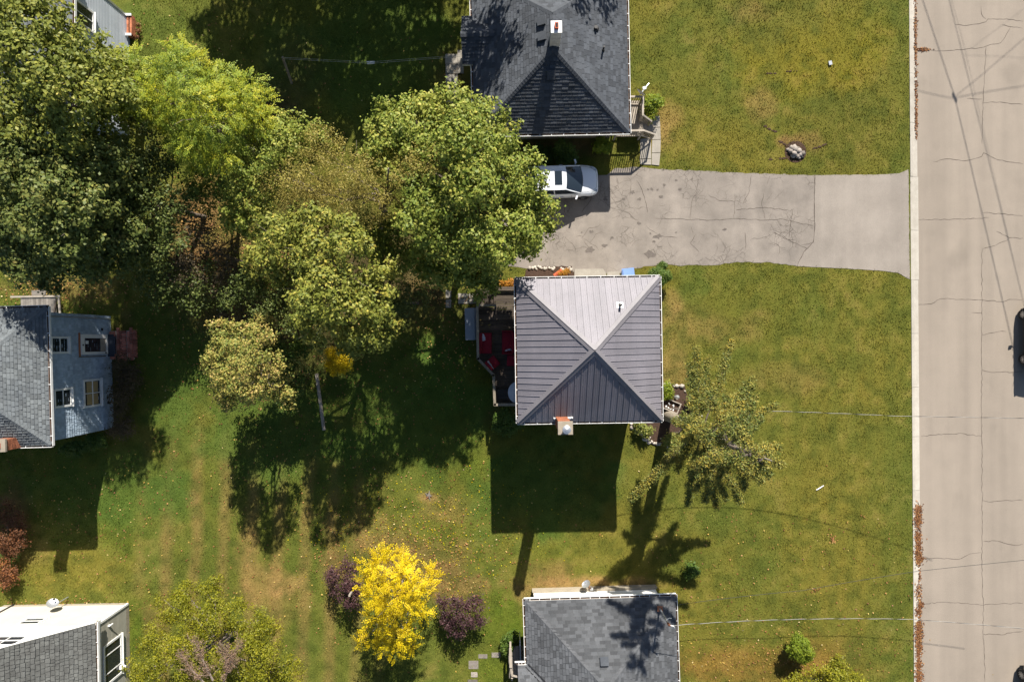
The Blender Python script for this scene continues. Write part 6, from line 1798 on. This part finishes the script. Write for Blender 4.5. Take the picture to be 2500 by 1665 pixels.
# conifer by the front bed: tall bare trunk, long whorled boughs
def conifer(label, base_px, top, low, R, mat, seed, lean=(0,0), extra=()):
    b = G(*base_px); b.z = 0
    t = thing('larch_tree', label, 'conifer', b)
    r = random.Random(seed); mb = MB()
    mb.tube([(0,0,-.1),(0,0,.4),(.02,0,low),(.05,.03,top*.75),(lean[0],lean[1],top)], [.36,.30,.25,.10,.02], 12)
    tr = mb.build('trunk', M['bark_pale'], t, True)
    bw = MB(); P = []; D = []
    z = low; az = 0
    jobs = []
    while z < top-.3:
        f = (z-low)/(top-low)
        for k in range(4):
            az += 2*math.pi/4 + r.uniform(-.3,.3)
            jobs.append((z+r.uniform(-.2,.2), az, R*(1-f)**.75*r.uniform(.55,1.1)+.25, r.uniform(-.12,.12)))
        az += .5; z += .74
    for e in extra: jobs.append(e)
    for (z, a, L, dr_) in jobs:
        if math.cos(a-math.radians(160)) > .5 and z < 9.5: L *= .3 if z < 7.4 else .5
        d = Vector((math.cos(a), math.sin(a), 0)); n = 7; Q = []
        for i in range(n+1):
            f = i/n; Q.append(Vector((0,0,z)) + d*(L*f) + Vector((0,0,L*(.10*f - .30*f*f + dr_*f + .12*f**3))) + Vector((r.uniform(-.03,.03), r.uniform(-.03,.03), 0)))
        bw.tube(Q, [.045*(1-.85*i/n) for i in range(n+1)], 5)
        side = d.cross(Vector((0,0,1)))
        m_ = max(6, int(L*11))
        for i in range(m_):
            f = .22+.78*i/m_; k = min(n-1, int(f*n)); p = Q[k]+(Q[k+1]-Q[k])*(f*n-k)
            for s_ in (-1, 1):
                ll = (.16+.42*(1-f)*min(1,L/2))*r.uniform(.5,1.2)
                e = p + (d*.75+side*s_*.75)*ll - Vector((0,0,.12*ll))
                bw.tube([p, e], [.008,.003], 3, cap=False)
                for q in range(max(2, int(ll*9))):
                    w = (q+.5)/max(2, int(ll*9)); P.append(p*(1-w)+e*w); D.append(d)
            P.append(p)
    bw.build('boughs', M['bark'], t)
    P = np.array([tuple(p) for p in P])
    tc = np.clip(.55*rng.random(len(P))+.45*vnoise(P[:,0]+P[:,2], P[:,1], .7, seed), 0, 1)
    V, T = leaves(P, .12, 12, .105, tc, .55, .34, .8, jitter=.35)
    link('crown', raw_mesh('crown', V, 4, M[mat], tint=T), t)
    return t
conifer('tall conifer with thick bare trunk and orange-tinged boughs at the house corner', (1628,1014), 13.4, 5.3, 3.6, 'lf_conifer', 21, (.15,.1),
   extra=((5.6, math.radians(228), 4.7, -.02), (5.2, math.radians(205), 3.2, 0), (6.2, math.radians(70), 4.6, 0), (5.9, math.radians(98), 3.2, 0), (6.8, math.radians(48), 3.4, 0), (6.0, math.radians(262), 3.6, 0), (6.6, math.radians(20), 3.7, 0), (6.4, math.radians(335), 3.6, 0), (6.0, math.radians(292), 3.6, 0), (8.0, math.radians(180), 3.0, .02), (8.2, math.radians(140), 3.0, .02)))

# shrubs near the houses and at the edges
shr = dict(leaf='leaf', per=20, size=.10, spread=.18, trunk=.05, dens=20)
tree('shrub', 'clipped round dark green cedar at the north-east corner of the metal-roofed house', 'shrub', (1602,682), [(1613,675,1.0,.52,1.3),(1608,682,.5,.5)], mat='lf_green', seed=30, tint=(.2,1.0), leaf='leaf', per=24, size=.07, spread=.12, trunk=.05, dens=60)
tree('shrub', 'bushy green shrub at the south-west corner of the metal-roofed house', 'shrub', (1238,1020), [(1230,1015,1.2,.6),(1252,1025,1.2,.55),(1245,1042,.9,.5),(1220,1035,.8,.4)], mat='lf_green', seed=31, tint=(.1,.9), **shr)
tree('shrub', 'bright yellow-green shrub outside the porch balustrade', 'shrub', (1588,262), [(1582,252,.8,.45),(1598,262,.7,.4),(1590,272,.7,.4),(1605,250,.6,.25),(1578,268,.6,.3)], mat='lf_bright', seed=32, tint=(0,1.0), **shr)
tree('shrub', 'dark leafy shrub below the south eave nearest the maple', 'shrub', (1378,378), [(1372,364,.9,.45),(1385,360,.9,.45),(1388,378,.7,.4),(1362,380,.6,.4)], mat='lf_green', seed=33, tint=(.1,.9), **shr)
tree('hosta', 'yellowing broad-leaved hosta below the south eave', 'plant', (1468,362), [(1462,358,.45,.25),(1478,362,.4,.25),(1470,350,.4,.2)], mat='lf_bright', seed=34, tint=(0,.7), leaf='leaf', per=8, size=.2, spread=.16, trunk=.02, dens=50)
tree('shrub', 'low shaded ground shrub close to the parked white car', 'shrub', (1330,378), [(1320,372,.6,.4),(1340,380,.5,.4),(1300,380,.5,.35)], mat='lf_green', seed=35, tint=(0,.5), **shr)
tree('shrub', 'yellow-green fern-like shrub in the east mulch bed', 'shrub', (1630,956), [(1628,950,.6,.3),(1632,962,.5,.3)], mat='lf_bright', seed=36, tint=(.1,.9), **shr)
tree('shrub', 'small grassy shrub in the south-east mulch bed', 'shrub', (1572,1046), [(1566,1044,.5,.28),(1580,1052,.5,.26),(1560,1034,.4,.2)], mat='lf_mixed', seed=37, tint=(0,.5), leaf='leaf', per=14, size=.10, spread=.2, trunk=.02, dens=24)
tree('shrub', 'leafy green groundcover by the trunk of the tall conifer', 'shrub', (1640,1075), [(1636,1075,.5,.4),(1650,1088,.5,.4),(1700,1000,.6,.35),(1690,975,.5,.3)], mat='lf_mixed', seed=38, tint=(0,.5), **shr)
tree('flowers', 'orange flowers in the mulch bed north of the metal-roofed house', 'flowers', (1371,664), [(1368,667,.25,.07),(1380,666,.25,.07),(1384,661,.22,.05)], mat='orange', seed=39, leaf='leaf', per=7, size=.06, spread=.12, trunk=.01, dens=50)
tree('flowers', 'yellow and orange plant between the deck and the maple', 'flowers', (1244,690), [(1240,694,.5,.16),(1250,693,.5,.14),(1222,693,.4,.12)], mat='orange', seed=40, leaf='leaf', per=10, size=.08, spread=.16, trunk=.01, dens=50)
tree('shrub', 'dense rounded bright green cedar with dark shadow on the lower right lawn', 'shrub', (1942,1570), [(1955,1584,1.1,.62,1.2),(1950,1572,.7,.55),(1965,1600,.8,.45),(1940,1580,.6,.45)], mat='lf_bright', seed=41, leaf='leaf', per=26, size=.085, spread=.13, trunk=.06, dens=40, tint=(0,.75), aspect=.5, rough=.15)
tree('shrub', 'wide loose yellow-green shrub at the bottom edge of the right lawn', 'shrub', (2010,1640), [(2030,1650,1.5,.8),(1990,1660,1.4,.8),(2065,1655,1.2,.7),(2040,1625,1.2,.55),(1960,1670,1.2,.7),(2100,1672,1.0,.6),(1920,1675,1.0,.5)], mat='lf_juniper', seed=42, leaf='leaf', per=22, size=.10, spread=.22, trunk=.07, dens=11, tint=(.2,1.0), rough=.4)
tree('shrub', 'small dark evergreen with a bright tip below the conifer shadow', 'shrub', (1688,1388), [(1690,1392,.6,.2),(1697,1394,.5,.16),(1686,1380,.5,.18),(1682,1400,.4,.16)], mat='lf_green', seed=43, tint=(0,.9), **shr)
tree('shrub', 'leafy green plants beside the west porch of the bottom bungalow', 'shrub', (1240,1570), [(1238,1568,.4,.35),(1250,1556,.4,.3),(1232,1582,.4,.3)], mat='lf_green', seed=44, tint=(.3,1.0), **shr)
tree('shrub', 'ragged dark shrub along the east wall of the blue-grey house', 'shrub', (300,920), [(296,900,.9,.6),(310,940,.9,.7),(300,985,.8,.6),(290,960,1.0,.5),(325,915,.6,.5)], mat='lf_brown', seed=45, tint=(0,.6), leaf='leaf', per=18, size=.10, spread=.28, trunk=.05, dens=8)
tree('shrub', 'reddish brown bare shrub at the south-east corner of the blue-grey house', 'shrub', (298,1040), [(300,1030,.6,.5),(292,1055,.5,.45),(308,1048,.5,.4)], mat='lf_brown', seed=46, tint=(.4,1.0), leaf='leaf', per=14, size=.09, spread=.28, trunk=.04, dens=10)
tree('shrub', 'dark green shrub strip at the shaded north wall of the blue-grey house', 'shrub', (230,1085), [(240,1080,.6,.5),(200,1092,.6,.5),(170,1098,.5,.45)], mat='lf_green', seed=47, tint=(0,.5), **shr)
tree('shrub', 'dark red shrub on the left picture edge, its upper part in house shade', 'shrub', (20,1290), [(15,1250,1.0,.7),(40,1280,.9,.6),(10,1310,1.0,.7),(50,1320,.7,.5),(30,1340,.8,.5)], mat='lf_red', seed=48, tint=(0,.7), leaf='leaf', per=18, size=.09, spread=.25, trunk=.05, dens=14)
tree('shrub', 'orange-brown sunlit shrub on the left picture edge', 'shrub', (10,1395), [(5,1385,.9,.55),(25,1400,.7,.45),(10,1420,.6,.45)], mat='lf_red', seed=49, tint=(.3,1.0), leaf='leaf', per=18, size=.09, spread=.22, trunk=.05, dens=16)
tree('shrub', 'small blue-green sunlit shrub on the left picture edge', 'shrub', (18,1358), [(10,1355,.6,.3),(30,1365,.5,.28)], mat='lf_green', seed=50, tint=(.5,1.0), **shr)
tree('creeper', 'reddish creeper at the foot of the brick planter', 'plant', (330,70), [(336,62,.2,.08),(337,76,.25,.09),(335,92,.2,.09)], mat='lf_red', seed=51, leaf='leaf', per=8, size=.06, spread=.12, trunk=.01, dens=16)
tree('shrub', 'small dark sprig of weeds at the driveway edge by the round cedar', 'shrub', (1616,650), [(1614,650,.2,.18),(1622,648,.18,.14)], mat='lf_green', seed=52, tint=(.2,.9), leaf='leaf', per=12, size=.08, spread=.12, trunk=.01, dens=50)
# tall maples standing north of the picture; the photograph shows them by the shade they throw
off = dict(leaf='leaf', mat='lf_dark', dens=1.7, per=18, size=.24, spread=.42, trunk=.16, rough=.4)
def shade_tree(label, gx, gy, lob, seed):
    b = (gx, gy)
    L = []
    for dx, dy, z, r in lob:
        k = CAM_H/(CAM_H-z)
        L.append((1250+(gx+dx-1250)*k, 832.5+(gy+dy-832.5)*k, z, r))
    tree('maple_tree', label, 'tree', b, L, seed=seed, **off)
shade_tree('broad maple north of the picture casting shade on the top lawn', 700, -170, [(0,0,8,2.2),(-60,40,7,1.8),(70,50,7,2.0),(10,110,6,1.7),(-50,-60,7,2),(60,-60,7.5,2),(-90,90,4.6,1.3),(20,150,4.5,1.3)], 60)
shade_tree('second maple north of the picture casting shade on the top lawn', 900, -200, [(0,0,8.5,2.2),(-70,40,7,1.9),(80,40,7,1.9),(0,110,6,1.6),(-50,-60,7,2),(60,-60,7.5,2),(80,110,4.8,1.3),(-60,130,4.6,1.3)], 61)
shade_tree('third maple north of the picture casting shade on lawn and dark roof', 1110, -190, [(0,0,9,2.2),(-80,40,7,1.8),(90,40,8,1.9),(10,100,6.4,1.6),(-50,-60,7,2),(120,80,8.5,1.8),(140,130,7.5,1.5),(-40,140,4.8,1.3)], 62)
shade_tree('fourth maple north of the picture casting shade on the dark roof ridge', 1430, -300, [(0,0,9,1.8),(-60,60,8,1.5),(40,80,8.4,1.4),(-20,120,7,1.2)], 63)

shade_tree('maple in the second row north of the picture, westernmost', 690, -420, [(0,0,8,2.4),(-50,60,7,1.9),(70,50,7,2.2),(0,120,6.5,1.8),(60,-60,7.5,2.2)], 64)
shade_tree('maple in the second row north of the picture, in the middle', 880, -440, [(0,0,8.5,2.4),(-80,40,7,2.1),(80,60,7,2.2),(0,120,6.5,1.9),(60,-60,7.5,2.2)], 65)
shade_tree('maple in the second row north of the picture, easternmost', 1080, -430, [(0,0,8.5,2.4),(-80,40,7,2.1),(80,60,7,2.2),(0,120,6.5,1.9),(60,-60,7.5,2.2),(110,130,7.5,1.8)], 66)

# ------------------------------------------------------------------ fallen leaves
def fallen(name, label, n, regions, mat, size=(.05,.11), z=.03, seed=1):
    P = []; 
    for (cx, cy, rx, ry, w, mode) in regions:
        m = int(n*w)
        if mode == 'k': x = cx + rng.normal(0, rx*.55, m) + 2.5*(vnoise(np.zeros(m), rng.uniform(0,99,m), 1)-.5); y = rng.uniform(cy-ry, cy+ry, m) + rng.normal(0, 7, m); ok_ = rng.random(m) < .25+1.3*vnoise(x*0, y, 14, 3); x, y = x[ok_], y[ok_]
        elif mode == 'u': x = rng.uniform(cx-rx, cx+rx, m); y = rng.uniform(cy-ry, cy+ry, m)
        else: x = rng.normal(cx, rx, m); y = rng.normal(cy, ry, m)
        P.append(np.stack([x, y], -1))
    P = np.concatenate(P)
    ok = np.ones(len(P), bool)
    for h in HOUSE_PX: ok &= ~inside(h, P[:,0], P[:,1])
    P = P[ok]; m = len(P)
    x = (P[:,0]-1250)/PPM; y = (832.5-P[:,1])/PPM
    zz = np.full(m, z)
    onroad = P[:,0] > kerb_px(P[:,1])+8
    kd = P[:,0]-kerb_px(P[:,1]); zz = np.where((kd > -2) & (kd < 22), np.interp(kd, [0,6,8,20,22], [.035,.035,-.01,-.055,-.06]), np.where(onroad, ROAD_Z+.01, zz)) + rng.uniform(.004,.02,m)
    nrm = unit(rng.normal(0,.35,(m,3))+np.array([0,0,1])); t1 = unit(np.cross(nrm, rng.normal(0,1,(m,3)))); t2 = np.cross(nrm, t1)
    s = rng.uniform(*size, m)[:,None]; c = np.stack([x,y,zz],-1)
    V = np.stack([c-t1*s*.5, c+t2*s*.4, c+t1*s*.5+nrm*s*.12, c-t2*s*.4], 1).reshape(-1,3)
    tag(link(name, raw_mesh(name, V, 4, M[mat], tint=rng.random(m))), label, 'leaves', kind='stuff')
fallen('fallen_leaves', 'dry leaves scattered over the lawns', 9000, [(600,850,600,800,.16,'u'),(700,1150,450,350,.07,'u'),(1000,1370,150,80,.12,'g'),(560,640,130,120,.20,'g'),(140,710,110,35,.08,'g'),(780,850,140,110,.08,'g'),(1900,1450,350,200,.05,'u'),(1850,1610,180,60,.05,'g'),(420,100,110,90,.02,'g'),(180,1260,150,110,.05,'g'),(1100,760,70,110,.05,'g'),(150,1478,90,7,.035,'g'),(1050,1250,250,120,.04,'g'),(1990,1440,6,6,.003,'g'),(2033,1316,4,6,.004,'g'),(330,500,120,120,.04,'g')], 'lf_fallen')
gut = []
for (y0, y1, w) in ((1240,1280,1.0),(1300,1375,1.1),(1430,1460,.3),(1490,1500,.2),(1520,1665,2.4),(1275,1300,.1)):
    gut.append((kerb_px((y0+y1)/2)+13, (y0+y1)/2, 9, (y1-y0)/2, w*.2, 'k'))
for (y0, y1, w) in ((0,60,.14),(60,130,.3),(130,240,.25),(240,330,.34),(1380,1430,.12),(1460,1520,.2)):
    gut.append((kerb_px((y0+y1)/2)+17, (y0+y1)/2, 3.2, (y1-y0)/2, w*.2, 'k'))
gut.append((2255,120,9,2.2,.03,'g')); gut.append((2253,1366,5,3,.012,'g')); gut.append((2250,1476,4,3,.01,'g'))
fallen('kerb_leaves', 'rusty fallen leaves drifted along the kerb gutter', 5200, gut, 'lf_gutter', (.05,.10), -.03)
fallen('yellow_leaf_litter', 'yellow leaves dropped around the brilliant yellow tree', 700, [(1010,1360,120,75,.8,'g'),(1080,1250,160,70,.3,'g')], 'lf_yellow', (.05,.09))
